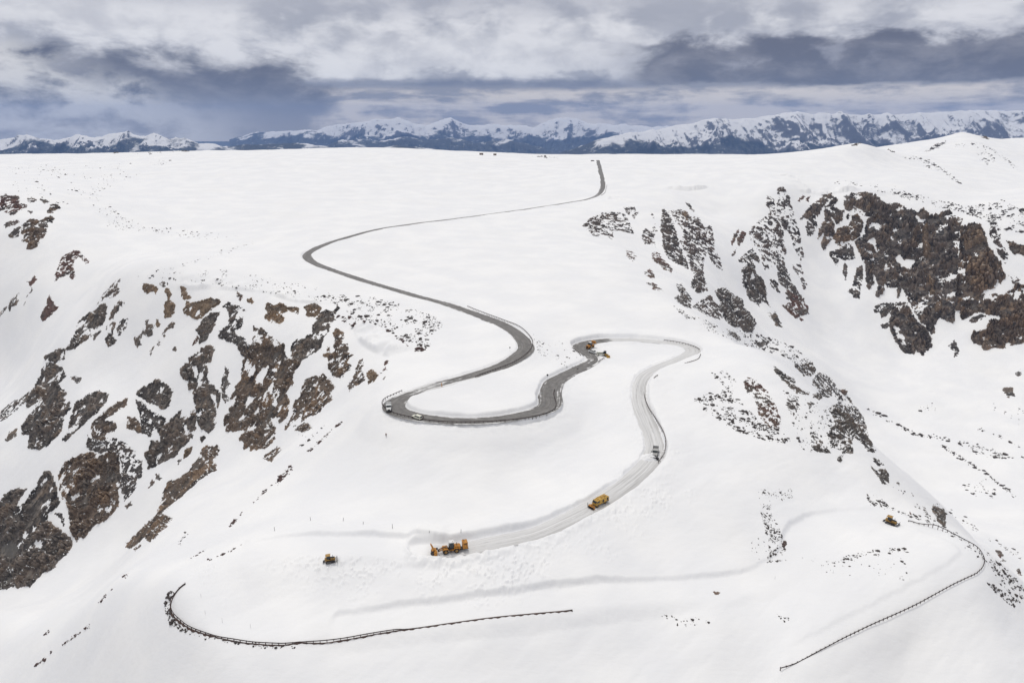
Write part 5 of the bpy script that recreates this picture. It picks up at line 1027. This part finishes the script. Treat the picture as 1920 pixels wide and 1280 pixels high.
# 3. crawler dozers
def dozer(root, paint):
    for s in (1, -1):
        tr = part('track', M_BLACK, root, Pr(([(-1.75,.30),(-1.55,.85),(-1.1,1.0),(1.3,.85),(1.65,.5),(1.45,.08),(1.1,0),(-1.2,0),(-1.6,.1)], s*1.02-.25, s*1.02+.25)), .03)
        part('track_frame', M_STEEL, tr, Pr(([(-1.3,.25),(-1.2,.65),(1.2,.55),(1.2,.25)], s*1.29-.03, s*1.29+.03)))
    part('hull', paint, root, Pr(([(-1.6,.45),(-1.7,1.45),(-.6,1.5),(-.5,1.25),(.1,1.25),(.3,.5)], -.75, .75)), .06)
    hd = part('hood', paint, root, Pr(([(.1,.6),(.15,1.75),(1.6,1.55),(1.75,1.35),(1.75,.55)], -.5, .5)), .05)
    part('hood_top', M_BLACK, hd, Pr(([(.12,1.76),(.15,1.84),(1.55,1.64),(1.6,1.56)], -.46, .46)))
    part('exhaust', M_BLACK, hd, Cy(((1.0,.2,1.65),(1.0,.2,2.55),.07)))
    cab = part('cab', M_BLACK, root, lambda bm: (prism(bm, [(-1.15,1.25),(-1.15,1.65),(.1,1.65),(.15,1.25)], -.62, .62),
        [cyl(bm, a, b, .06, 6) for a, b in (((-1.1,.58,1.6),(-1.1,.58,2.75)),((-1.1,-.58,1.6),(-1.1,-.58,2.75)),((.08,.58,1.6),(-.05,.58,2.75)),((.08,-.58,1.6),(-.05,-.58,2.75)))]))
    for y0, y1 in ((.56,.60),(-.60,-.56)): part('window', M_GLASS, cab, Pr(([(-1.05,1.68),(-1.05,2.7),(-.1,2.7),(.02,1.68)], y0, y1)))
    part('windscreen', M_GLASS, cab, Pr(([(.04,1.68),(-.09,2.7),(-.05,2.7),(.08,1.68)], -.55, .55)))
    part('canopy', paint, cab, B_((-1.55,.25,-.85,.85,2.74,2.9)), .05)
    part('fuel_tank', paint, root, B_((-1.95,-1.2,-.62,.62,.9,1.75)), .06)
    bl = part('blade', M_STEEL, root, Pr(([(2.35,.02),(2.2,.3),(2.2,.75),(2.42,1.1),(2.5,1.08),(2.32,.7),(2.32,.32),(2.5,.02)], -1.65, 1.65)))
    for s in (1, -1): part('push_arm', M_BLACK, root, B_((.2,2.25,s*1.36-.08,s*1.36+.08,.28,.48)))
    part('ripper', M_BLACK, root, Pr(([(-1.9,.9),(-2.7,.75),(-2.8,.15),(-2.65,.15),(-2.55,.6),(-1.9,.7)], -.5, .5)))
r = vehicle('bulldozer', "yellow bulldozer with a canopy pushing snow by the right guardrail's upper end", 'bulldozer', 1671, 982, 1690, 987, .0, 'bulldozers clearing the road'); dozer(r, M_OCHRE); r.scale = (1.06,)*3
r = vehicle('bulldozer', "small dark-cabbed bulldozer alone on the thrown snow at the lower left", 'bulldozer', 620, 1052, 636, 1049, -.05, 'bulldozers clearing the road'); dozer(r, M_OCHRE); r.scale = (.88,)*3

# 4. bucket loaders parked in the hairpin
def bucket_loader(root, paint, dark, raised):
    loader_base(root, paint, dark)
    if raised: lift_arms(root, paint, 3.0, 3.9); dz, dx_ = 2.6, 3.7
    else: lift_arms(root, paint, .8, 4.3); dz, dx_ = .3, 4.2
    part('bucket', paint, root, lambda bm: (prism(bm, [(dx_,dz-.2),(dx_-.1,dz+1.1),(dx_+.25,dz+1.35),(dx_+.35,dz+1.25),(dx_+.12,dz+.9),(dx_+.2,dz),(dx_+1.3,dz-.1),(dx_+1.4,dz-.22)], -1.4, 1.4), box_bm(bm, dx_,dx_+.9,-1.45,-1.38,dz-.2,dz+.9), box_bm(bm, dx_,dx_+.9,1.38,1.45,dz-.2,dz+.9)))
r = vehicle('wheel_loader', "amber wheel loader with raised bucket behind the parked white cars", 'wheel loader', 1106, 653, 1118, 648, .05, 'wheel loaders parked in the hairpin'); bucket_loader(r, M_AMBER, False, True); r.scale = (.95,)*3
r = vehicle('wheel_loader', "yellow-nosed black wheel loader right of the parked white cars", 'wheel loader', 1134, 667, 1146, 673, .05, 'wheel loaders parked in the hairpin'); bucket_loader(r, M_YELL, True, False); r.scale = (.72,)*3

# 5. cars
def car_body(root, paint, kind):
    if kind == 'suv':
        lo = [(-2.35,.42),(-2.4,.95),(2.2,1.0),(2.4,.8),(2.4,.42)]; hi = [(-2.3,.95),(-2.05,1.72),(.45,1.75),(1.15,1.0)]
    else:
        lo = [(-2.8,.5),(-2.8,1.12),(1.35,1.15),(2.65,1.1),(2.8,.9),(2.8,.5)]; hi = [(-.75,1.1),(-.6,1.85),(.7,1.85),(1.4,1.12)]
    body = part('body', paint, root, lambda bm: prism(bm, lo, -.93, .93), .09)
    cabin = part('cabin', paint, root, lambda bm: prism(bm, hi, -.78, .78), .07)
    (x0,z0),(x1,z1),(x2,z2),(x3,z3) = hi
    for s in (1, -1): part('side_window', M_GLASS, cabin, Pr(([(x0+.18,z0+.12),(x1+.1,z1-.12),(x2-.08,z2-.12),(x3-.28,z3+.1)], s*.785-.015, s*.785+.015)))
    part('windscreen', M_GLASS, cabin, Pr(([(x3+.0,z3+.06),(x2+.03,z2-.08),(x2+.08,z2-.05),(x3+.05,z3+.1)], -.68, .68)))
    part('rear_window', M_GLASS, cabin, Pr(([(x0-.02,z0+.1),(x1-.05,z1-.08),(x1-.01,z1-.05),(x0+.02,z0+.14)], -.66, .66)))
    fx = lo[-2][0]; rx = lo[1][0]
    for s in (1, -1):
        part('headlight', M_LAMP, body, B_((fx-.06,fx+.03,s*.68-.16,s*.68+.16,.68,.84)))
        part('tail_light', M_RED, body, B_((rx-.03,rx+.05,s*.78-.1,s*.78+.1,.75,.95)))
    part('bumper', M_BLACK, body, B_((fx-.05,fx+.08,-.85,.85,.42,.6),(rx-.08,rx+.05,-.85,.85,.42,.6)))
    w_ = 1.45 if kind == 'suv' else 1.75
    for x in (w_, -w_):
        for y in (.84, -.84): wheel(root, x, y, .37, .25, M_RIMG)
    for s in (1, -1): part('mirror', M_BLACK, body, B_((x3-.35,x3-.15,s*.93-.02 if s > 0 else -1.13,s*.93+.2 if s > 0 else -.91,1.05,1.22)))
    if kind == 'pickup':
        part('load_bed', M_BLACK, body, B_((-2.7,-.85,-.8,.8,1.13,1.16)))
        for s in (1, -1): part('bed_side', paint, body, B_((-2.8,-.75,s*.88-.05,s*.88+.05,1.1,1.38)))
        part('tailgate', paint, body, B_((-2.82,-2.74,-.88,.88,1.1,1.36)))
r = vehicle('pickup_truck', "white pickup truck nosing out beside the raised-bucket loader", 'car', 1112, 662, 1121, 664.5, .02, 'white cars parked in the hairpin'); car_body(r, M_WHITE, 'pickup')
r = vehicle('parked_car', "pale long white car between the other white pickup and the dark loader", 'car', 1127, 666, 1140, 667.5, .02, 'white cars parked in the hairpin'); car_body(r, M_CREAM, 'suv'); r.scale = (1.08,)*3
r = vehicle('parked_car', "cream white car stopped by the guardrail on the middle hairpin", 'car', 782, 784.5, 770, 780.5, .02); car_body(r, M_CREAM, 'suv')

# 6. heavy trucks seen from the front
def truck(root, paint, plough):
    part('chassis', M_BLACK, root, B_((-3.6,2.9,-.5,.5,.6,.9)))
    bed = part('dump_body', paint if not plough else M_GREYP, root, lambda bm: (box_bm(bm, -3.8,.1,-1.2,1.2,1.05,1.2), box_bm(bm, -3.8,.1,1.12,1.2,1.2,2.2), box_bm(bm, -3.8,.1,-1.2,-1.12,1.2,2.2), box_bm(bm, -.0,.1,-1.2,1.2,1.2,2.6), box_bm(bm, -3.8,-3.7,-1.2,1.2,1.2,2.1)))
    cab = part('cab', paint, root, Pr(([(.3,.9),(.3,2.75),(1.4,2.75),(1.75,1.85),(1.75,.9)], -1.15, 1.15)), .07)
    part('hood', paint, root, Pr(([(1.7,.9),(1.7,1.85),(3.0,1.7),(3.2,1.5),(3.2,.9)], -.95, .95)), .1)
    part('windscreen', M_GLASS, cab, Pr(([(1.78,1.95),(1.48,2.66),(1.53,2.69),(1.83,1.98)], -1.0, 1.0)))
    for s in (1, -1):
        part('side_window', M_GLASS, cab, Pr(([(.5,1.9),(.5,2.6),(1.3,2.6),(1.55,1.9)], s*1.16-.02, s*1.16+.02)))
        part('mirror', M_BLACK, cab, B_((1.5,1.62,s*1.4-.14,s*1.4+.14,1.8,2.45),(1.52,1.6,min(s*1.15,s*1.3),max(s*1.15,s*1.3),2.1,2.18)))
        part('fender', M_BLACK, root, Pr(([(1.6,.9),(1.75,1.2),(2.8,1.2),(3.0,.9)], s*1.05-.17, s*1.05+.17)))
        part('headlight', M_LAMP, root, B_((3.16,3.24,s*.75-.14,s*.75+.14,1.0,1.22)))
    part('grille', M_BLACK, root, B_((3.2,3.26,-.55,.55,1.0,1.5)))
    part('bumper', M_BLACK, root, B_((3.2,3.45,-1.15,1.15,.5,.85)))
    for x, ys in ((2.2,(1.0,)), (-1.4,(1.0,)), (-2.7,(1.0,))):
        for y in ys:
            for s in (1, -1): wheel(root, x, y*s, .5, .36, M_RIMG)
    if plough:
        part('plough_blade', M_BLACK, root, Pr(([(4.2,.02),(4.0,.35),(4.0,.8),(4.3,1.15),(4.4,1.1),(4.15,.75),(4.15,.35),(4.4,.02)], -1.7, 1.7)))
        part('plough_frame', M_BLACK, root, B_((3.4,4.05,-.5,-.35,.4,.6),(3.4,4.05,.35,.5,.4,.6)))
    else:
        for x, y in ((-.1,1.1),(-.1,-1.1),(-3.7,1.1),(-3.7,-1.1)): part('stake', M_BLACK, bed, B_((x-.06,x+.06,y-.06,y+.06,2.2,3.3)))
r = vehicle('work_truck', "white work truck with stake posts facing the camera on the middle hairpin", 'truck', 729, 768, 729.5, 779, .02); truck(r, M_WHITE, False)
r = vehicle('plough_truck', "dirty grey plough truck throwing snow on the lane below the right bend", 'truck', 1228.5, 852, 1227, 864, .02); truck(r, M_GREYP, True)
# lump of snow heaped up by the plough
def snow_heap(u, v, r_, h_, label, seed):
    p = cast(u, v); n = 26; bm = bmesh.new(); g = []
    for i in range(n):
        row = []
        for j in range(n):
            x, y = (i/(n-1)*2-1), (j/(n-1)*2-1); d_ = math.hypot(x, y)
            z = max(0, 1-d_*d_)**1.2*h_*(1+.5*float(fbm2(np.array([x*3+seed]), np.array([y*3]), 3, seed)[0]))
            row.append(bm.verts.new((x*r_*1.4, y*r_, ground_z(p[0]+x*r_*1.4, p[1]+y*r_)-p[2]+z-.15)))
        g.append(row)
    for i in range(n-1):
        for j in range(n-1): bm.faces.new((g[i][j], g[i+1][j], g[i+1][j+1], g[i][j+1]))
    for f in bm.faces: f.smooth = True
    o = mesh_obj('snow_heap', bm, M_SNOW, None, tuple(p)); tag(o, label, 'snow heap')
snow_heap(1219, 858, 3.0, 2.0, "heap of snow thrown up in front of the dirty grey plough truck", 3)
# ---------------------------------------------------------------- people, signs, poles, huts
M_JACK = plain('orange_brown_jacket', (.16,.075,.055), .85, 0, .15); M_TROU = plain('black_trousers', (.012,.012,.014), .85, 0, .1)
M_DARKJ = plain('dark_red_jacket', (.035,.014,.02), .85, 0, .15); M_SKIN = plain('skin', (.50,.30,.22), .6, 0, .05); M_HAIR = plain('dark_hair', (.03,.02,.015), .7, 0, .1)
def tube(bm, pts, n=10):
    """smooth tapering limb along (x, y, z, radius)"""
    prev = None
    for i, p in enumerate(pts):
        a = Vector(pts[max(i-1,0)][:3]); b = Vector(pts[min(i+1,len(pts)-1)][:3]); d = (b-a).normalized(); u = d.orthogonal().normalized(); w_ = d.cross(u)
        ring = [bm.verts.new(Vector(p[:3])+(u*math.cos(6.28319*k/n)+w_*math.sin(6.28319*k/n))*p[3]) for k in range(n)]
        if prev:
            for k in range(n): bm.faces.new((prev[k], prev[(k+1) % n], ring[(k+1) % n], ring[k]))
        else: bm.faces.new(ring[::-1])
        prev = ring
    bm.faces.new(prev)
def skinned(name, chain, edges, mat, parent):
    me = bpy.data.meshes.new(name); me.from_pydata([c[:3] for c in chain], edges, []); o = bpy.data.objects.new(name, me); COL.objects.link(o); o.parent = parent
    m = o.modifiers.new('skin', 'SKIN'); m.use_smooth_shade = True
    for i, c in enumerate(chain): me.skin_vertices[0].data[i].radius = c[3]
    me.skin_vertices[0].data[0].use_root = True
    s = o.modifiers.new('sub', 'SUBSURF'); s.levels = 1; s.render_levels = 2
    me.materials.append(mat); return o
def person(u, v, face, label, jacket, trousers, arm):
    p = cast(u, v); root = bpy.data.objects.new('person', None); COL.objects.link(root); root.location = p; root.rotation_euler = (0, 0, face); tag(root, label, 'person')
    r2 = lambda a, b=None: (a, b or a)
    # body: pelvis, chest, neck, head, legs mid-stride, arms (facing +x)
    ch = [(0,0,.92,r2(.12,.15)),(0,0,1.12,r2(.11,.14)),(.01,0,1.36,r2(.13,.17)),(.01,0,1.47,r2(.08,.09)),(.02,0,1.55,r2(.055)),(.04,0,1.64,r2(.085,.08)),(.035,0,1.72,r2(.08,.075)),
          (.02,.10,.86,r2(.095)),(.10,.11,.50,r2(.068)),(.06,.11,.10,r2(.05)),(.19,.12,.04,r2(.045,.035)),
          (0,-.10,.86,r2(.095)),(-.04,-.11,.50,r2(.068)),(-.14,-.11,.11,r2(.05)),(-.01,-.12,.04,r2(.045,.035)),
          (.0,.22,1.38,r2(.06)),(.02+arm*.10,.27,1.12,r2(.048)),(.08+arm*.28,.25,.92+arm*.12,r2(.034)),
          (.0,-.22,1.38,r2(.06)),(-.02,-.27,1.12,r2(.048)),(.06,-.27,.90,r2(.034))]
    ed = [(0,1),(1,2),(2,3),(3,4),(4,5),(5,6),(0,7),(7,8),(8,9),(9,10),(0,11),(11,12),(12,13),(13,14),(2,15),(15,16),(16,17),(2,18),(18,19),(19,20)]
    # hands: a palm and five bent fingers each
    for w_i, s in ((17, 1), (20, -1)):
        wx, wy, wz, _ = ch[w_i]; b = len(ch); ch.append((wx+.02, wy, wz-.07, r2(.026,.034))); ed.append((w_i, b))
        for f, (dx_, ln) in enumerate(((-.030,.062),(-.010,.075),(.011,.071),(.031,.055))):
            k = len(ch); ch.append((wx+.025+dx_, wy+s*.004, wz-.105, r2(.009))); ch.append((wx+.03+dx_, wy-s*.012, wz-.105-ln*.55, r2(.008))); ch.append((wx+.03+dx_, wy-s*.028, wz-.105-ln, r2(.007)))
            ed += [(b,k),(k,k+1),(k+1,k+2)]
        k = len(ch); ch.append((wx+.062, wy-s*.012, wz-.062, r2(.010))); ch.append((wx+.078, wy-s*.024, wz-.098, r2(.008))); ed += [(b,k),(k,k+1)]
    body = skinned('body', ch, ed, M_SKIN, root)
    cl = lambda q, g: [(x, y, z, (r_[0]*g, r_[1]*g)) for x, y, z, r_ in q]
    J = cl([ch[0]]+ch[1:4]+ch[15:17]+[(ch[17][0],ch[17][1],ch[17][2]+.03,ch[17][3])]+ch[18:20]+[(ch[20][0],ch[20][1],ch[20][2]+.03,ch[20][3])], 1.22)
    skinned('jacket', J, [(0,1),(1,2),(2,3),(2,4),(4,5),(5,6),(2,7),(7,8),(8,9)], jacket, root)
    T_ = cl([(0,0,.96,r2(.13,.155))]+ch[7:10]+ch[11:14], 1.16); skinned('trousers', T_, [(0,1),(1,2),(2,3),(0,4),(4,5),(5,6)], trousers, root)
    for q in (ch[9:11], ch[13:15]): skinned('boot', cl([q[0], (q[0][0], q[0][1], .05, q[0][3]), q[1]], 1.2), [(0,1),(1,2)], M_TROU, root)
    skinned('hair', [(.015,0,1.74,r2(.09,.085)),(-.02,0,1.68,r2(.082,.08)),(-.03,0,1.60,r2(.06))], [(0,1),(1,2)], M_HAIR, root)
    head = (.04, 0, 1.66)
    part('nose', M_SKIN, root, Cy(((.115,0,1.655),(.145,0,1.635),.014,8,.018)))
    for s in (1, -1):
        part('eye', M_HAIR, root, Cy(((.108,s*.032,1.672),(.122,s*.032,1.672),.012,8)))
        part('ear', M_SKIN, root, B_((.02,.05,s*.083-.012,s*.083+.012,1.625,1.69)), .004)
    part('mouth', M_RED, root, B_((.112,.121,-.024,.024,1.598,1.606)))
person(724, 818.5, -1.2, "person in an orange-brown jacket and black trousers walking alone on open snow", M_JACK, M_TROU, .6)
person(791.5, 784.5, 2.8, "person in dark red clothes standing behind the cream white car", M_DARKJ, M_DARKJ, .2)
person(793.6, 785.2, .6, "second person in black close behind the one in dark red by the car", M_TROU, M_TROU, .0)

M_SIGN = plain('sign_back', (.030,.018,.022), .6, .2, .1); M_GPOLE = plain('galvanised_post', (.42,.42,.43), .5, .4, .1); M_OPOLE = plain('orange_marker', (.50,.24,.07), .7, 0, .1)
M_POLE = plain('grey_wooden_pole', (.16,.155,.15), .85, 0, .2)
def sign(u, v, label, diamond, size):
    p = cast(u, v); root = bpy.data.objects.new('road_sign', None); COL.objects.link(root); root.location = p; tag(root, label, 'road sign')
    part('post', M_GPOLE, root, B_((-.03,.03,-.02,.02,-1.0,2.2)))
    def pl(bm):
        pts = [(0,-size),(size,0),(0,size),(-size,0)] if diamond else [(-size*.7,-size),(size*.7,-size),(size*.7,size),(-size*.7,size)]
        A = [bm.verts.new((x, -.045, 2.0+z)) for x, z in pts]; B = [bm.verts.new((x, -.022, 2.0+z)) for x, z in pts]
        for i in range(4): bm.faces.new((A[i], A[(i+1) % 4], B[(i+1) % 4], B[i]))
        bm.faces.new(A); bm.faces.new(B[::-1])
    part('sign_plate', M_SIGN, root, pl)
sign(1026.5, 710, "dark diamond road sign on a thin post between the two hairpins", True, .62)
sign(956, 658, "small dark rectangular sign on the snow inside the upper bend", False, .40)
def pole(u, v, h, r_, mat, label, lean=0.0, group=None, name='snow_pole'):
    p = cast(u, v); bm = bmesh.new(); cyl(bm, (0,0,-1), (lean,0,h), r_, 8, r_*.8); o = mesh_obj(name, bm, mat, None, tuple(p)); tag(o, label, 'snow pole', group); return o
pole(829, 725, 2.0, .20, M_OPOLE, "orange marker post at the road edge above the middle hairpin", -.25, None, 'marker_post')
for u, v, h, ln in ((643,976,1.3,.25),(681,982,1.0,.05),(736,990,1.7,0),(805,998,.7,0),(864,998,1.3,.12),(515,995,1.6,0),(583,975,1.4,-.2)):
    pole(u, v, h, .09, M_POLE, "thin dark snow pole standing in open snow above the loader's cut", ln, 'snow poles above the lower cut')
for u, v, h in ((377,1118,1.0),(385,1150,1.2),(417,1166,1.5),(470,1176,1.3),(1687,1085,1.2),(1453,1085,1.1)):
    pole(u, v, h, .045, M_GPOLE, "faint pale snow pole on the snow inside a near guardrail bend", 0, 'pale snow poles near the guardrails')
M_HUT = plain('brown_boards', (.10,.070,.055), .85, 0, .25); M_HUTP = plain('pale_boards', (.42,.36,.30), .85, 0, .15); M_HROOF = plain('tan_roof', (.30,.25,.21), .8, 0, .15)
def hut(u, v, L_, label):
    p = cast(u, v); root = bpy.data.objects.new('hut', None); COL.objects.link(root); root.location = p; tag(root, label, 'hut', 'huts on the plateau skyline')
    w_ = part('wall', M_HUT, root, B_((-L_/2,L_/2,-2.2,2.2,-2,3.4)))
    part('door', M_HUTP, w_, B_((-.9,.9,-2.3,-2.2,-1,2.6)))
    part('roof', M_HROOF, root, Pr(([(-L_/2-.4,3.3),(-L_/2-.2,3.9),(L_/2+.2,3.9),(L_/2+.4,3.3)], -2.7, 2.7)))
hut(902.5, 290.5, 8.0, "small brown hut with a pale door on the plateau skyline")
hut(928, 291.5, 6.5, "lower brown hut right of the pale-doored hut on the skyline")
# ---------------------------------------------------------------- far ranges
def mountain_mat():
    m, t, b = new_mat('far_mountain'); g = geo(t); p = g.outputs['Position']
    sp = t.add('ShaderNodeSeparateXYZ'); t.l.new(g.outputs['True Normal'], sp.inputs[0])
    zp = t.add('ShaderNodeSeparateXYZ'); t.l.new(p, zp.inputs[0])
    n1 = t.noise(p, 0.0011, 8, 0.65, 0.3); n2 = t.noise(p, 0.006, 7, 0.68)
    st = t.noise(t.scalevec(p, (1, 1, 4)), 0.0035, 5, 0.6)
    treel = t.m('ADD', zp.outputs[2], t.m('MULTIPLY', t.m('SUBTRACT', n1, 0.5), 1100))
    forest = t.m('MULTIPLY', t.ss(treel, -330, -430), t.ss(n2, 0.30, 0.42))
    gul = t.noise(t.comb(t.m('ADD', t.m('MULTIPLY', zp.outputs[0], 1.0/230), t.m('MULTIPLY', n1, 3.0)), t.m('MULTIPLY', zp.outputs[1], 1.0/1900), t.m('MULTIPLY', zp.outputs[2], 1.0/900)), 1.0, 5, 0.6)
    cliff = t.ss(t.m('ADD', sp.outputs[2], t.m('MULTIPLY', t.m('ADD', t.m('SUBTRACT', n2, 0.5), t.m('MULTIPLY', t.m('SUBTRACT', gul, 0.5), 0.9)), 0.55)), 0.77, 0.67)
    rock = t.mix(st, C(.035,.04,.05), C(.10,.105,.12))
    c = t.mix(t.m('MULTIPLY', cliff, 0.92), C(.82,.82,.83), rock)
    c = t.mix(t.m('MULTIPLY', forest, 0.95), c, C(.022,.034,.040))
    t.put(b.inputs['Base Color'], c); b.inputs['Roughness'].default_value = 0.9; b.inputs['Specular IOR Level'].default_value = 0.1
    t.put(b.inputs['Normal'], bump(t, n2, 60.0, 0.6)); return m
M_FAR = mountain_mat()
def mountain_range(name, sky, dist, front, back, base, seed, na=620, nr=230, rug=1.0, cell=1700.):
    """sky: (u, v) of the crest; dist: its distance; the range runs from front to back of it"""
    sky = np.array(sky, float)
    a_s, s_s = ray(sky[:,0], sky[:,1])
    a = np.linspace(a_s.min(), a_s.max(), na); y = np.concatenate([np.linspace(dist-front, dist, int(nr*.78)), np.linspace(dist, dist+back, int(nr*.22))[1:]])
    A, Yg = np.meshgrid(a, y); Xg = A*Yg
    crest = np.interp(A, a_s, s_s)
    # the crest wanders to and fro
    wan = fbm2(A*dist/5200+seed, A*0+seed, 3, seed)*front*0.22
    q = np.clip((Yg-(dist-front))/(front+wan), 0, 1); q = np.where(Yg > dist+wan, np.clip(1-(Yg-dist-wan)/back, 0, 1), q)
    wx = fbm2(Xg/3000, Yg/3000, 3, seed+3)*700; wy = fbm2(Xg/3000+9, Yg/3000, 3, seed+4)*700
    sp1 = rid2((Xg+wx*.7)/(cell*.42), (Yg+wy)/(cell*1.5), 5, seed+7, 0.5)          # spurs running down towards the valley
    sp2 = rid2((Xg+wx)/cell, (Yg+wy)/(cell*1.1), 5, seed+9, 0.52)
    R = .55*sp1+.45*sp2
    D_ = rid2((Xg+wx*.5)/700, (Yg+wy*.5)/900, 4, seed+11, 0.55)
    R = (R-R.min())/(R.max()-R.min())
    top = crest*dist
    prof = q**1.15
    env = base+(top-base)*(prof*(0.34+0.66*R**1.25) if rug <= 1 else prof)
    cr = sstep(q, 0.80, 1.0)
    env = env*(1-cr)+(base+(top-base)*(prof*(0.86+0.14*R)))*cr
    Z = env+(D_-0.5)*110*sstep(q, 0.05, 0.5)*(1-0.75*cr)+fbm2(Xg/260, Yg/260, 3, seed+20)*26
    # the skyline stands at its surveyed height, ragged between the survey points
    sl_ = (Z/Yg); kk = sl_.argmax(0); jj = np.arange(na)
    k_ = (crest[0]*Yg[kk,jj]-base)/(Z[kk,jj]-base); k_ = smooth1(k_, 15)*.9+k_*.1
    Z = base+(Z-base)*k_[None]
    me = grid_mesh(name, Xg, Yg, Z); me.materials.append(M_FAR)
    o = bpy.data.objects.new(name, me); COL.objects.link(o); o['kind'] = 'structure'; return o
mountain_range('mountain_range', [(430,262),(470,250),(520,246),(600,243),(640,232),(700,226),(745,220),(775,232),(800,234),(845,221),(880,236),(930,232),(1000,238),(1030,226),(1065,219),(1100,230),(1130,232),(1200,236),(1260,238),(1400,226),(1600,222),(1760,224),(1830,206),(1960,210)], 27000, 9000, 4000, -1500, 3, cell=3400.)
mountain_range('mountain_range', [(1000,305),(1060,284),(1110,266),(1160,252),(1210,246),(1290,232),(1345,221),(1385,224),(1430,219),(1495,209),(1530,214),(1570,211),(1610,216),(1650,214),(1700,214),(1760,210),(1830,207),(1900,208),(2000,212)], 16500, 6500, 3000, -1150, 11, na=760, nr=300, cell=2300.)
mountain_range('mountain_range', [(-200,258),(-80,264),(-30,255),(0,262),(28,258),(50,250),(72,259),(100,264),(128,257),(150,252),(178,259),(205,251),(238,247),(262,255),(290,251),(318,260),(345,258),(372,268),(400,270),(450,284),(520,300)], 14000, 5000, 3000, -950, 23, na=420, cell=1150.)
mountain_range('mountain_range', [(330,290),(400,277),(450,272),(520,270),(560,268),(620,276),(680,282),(740,272),(800,278),(860,284),(940,286),(1000,296),(1080,306)], 14500, 4000, 2500, -1000, 37, na=420, nr=180, cell=1800.)
mountain_range('mountain_range', [(540,296),(600,278),(640,262),(700,267),(760,256),(800,263),(850,258),(890,268),(950,262),(1000,272),(1060,292)], 20500, 5000, 3000, -1250, 53, na=420, nr=200, cell=1900.)
# valley floor under the ranges
a_ = np.linspace(-1.2, 1.2, 60); y_ = np.linspace(3300, 60000, 60)
A, Yg = np.meshgrid(a_, y_)
me = grid_mesh('valley_floor', A*Yg, Yg, -700-600*sstep(Yg, 3300, 12000)+fbm2(A*Yg/4000, Yg/4000, 3, 3)*60)
me.materials.append(M_FAR); o = bpy.data.objects.new('valley_floor', me); COL.objects.link(o); o['kind'] = 'structure'
# ---------------------------------------------------------------- the air
hm = bpy.data.meshes.new('haze'); bm = bmesh.new(); bmesh.ops.create_cube(bm, size=1.0)
for v in bm.verts: v.co = Vector((v.co.x*70000, 15750+v.co.y*33500, -2000+(v.co.z+.5)*2750))
bm.to_mesh(hm); bm.free()
hz = bpy.data.objects.new('haze', hm); COL.objects.link(hz); hz['kind'] = 'stuff'
m = bpy.data.materials.new('haze_air'); m.use_nodes = True; t = NT(m.node_tree); t.n.clear()
vo = t.add('ShaderNodeVolumePrincipled'); vo.inputs['Color'].default_value = C(.30,.48,.92)
vo.inputs['Density'].default_value = 2.6e-5; vo.inputs['Anisotropy'].default_value = 0.0
oo = t.add('ShaderNodeOutputMaterial'); t.l.new(vo.outputs[0], oo.inputs['Volume']); hm.materials.append(m)
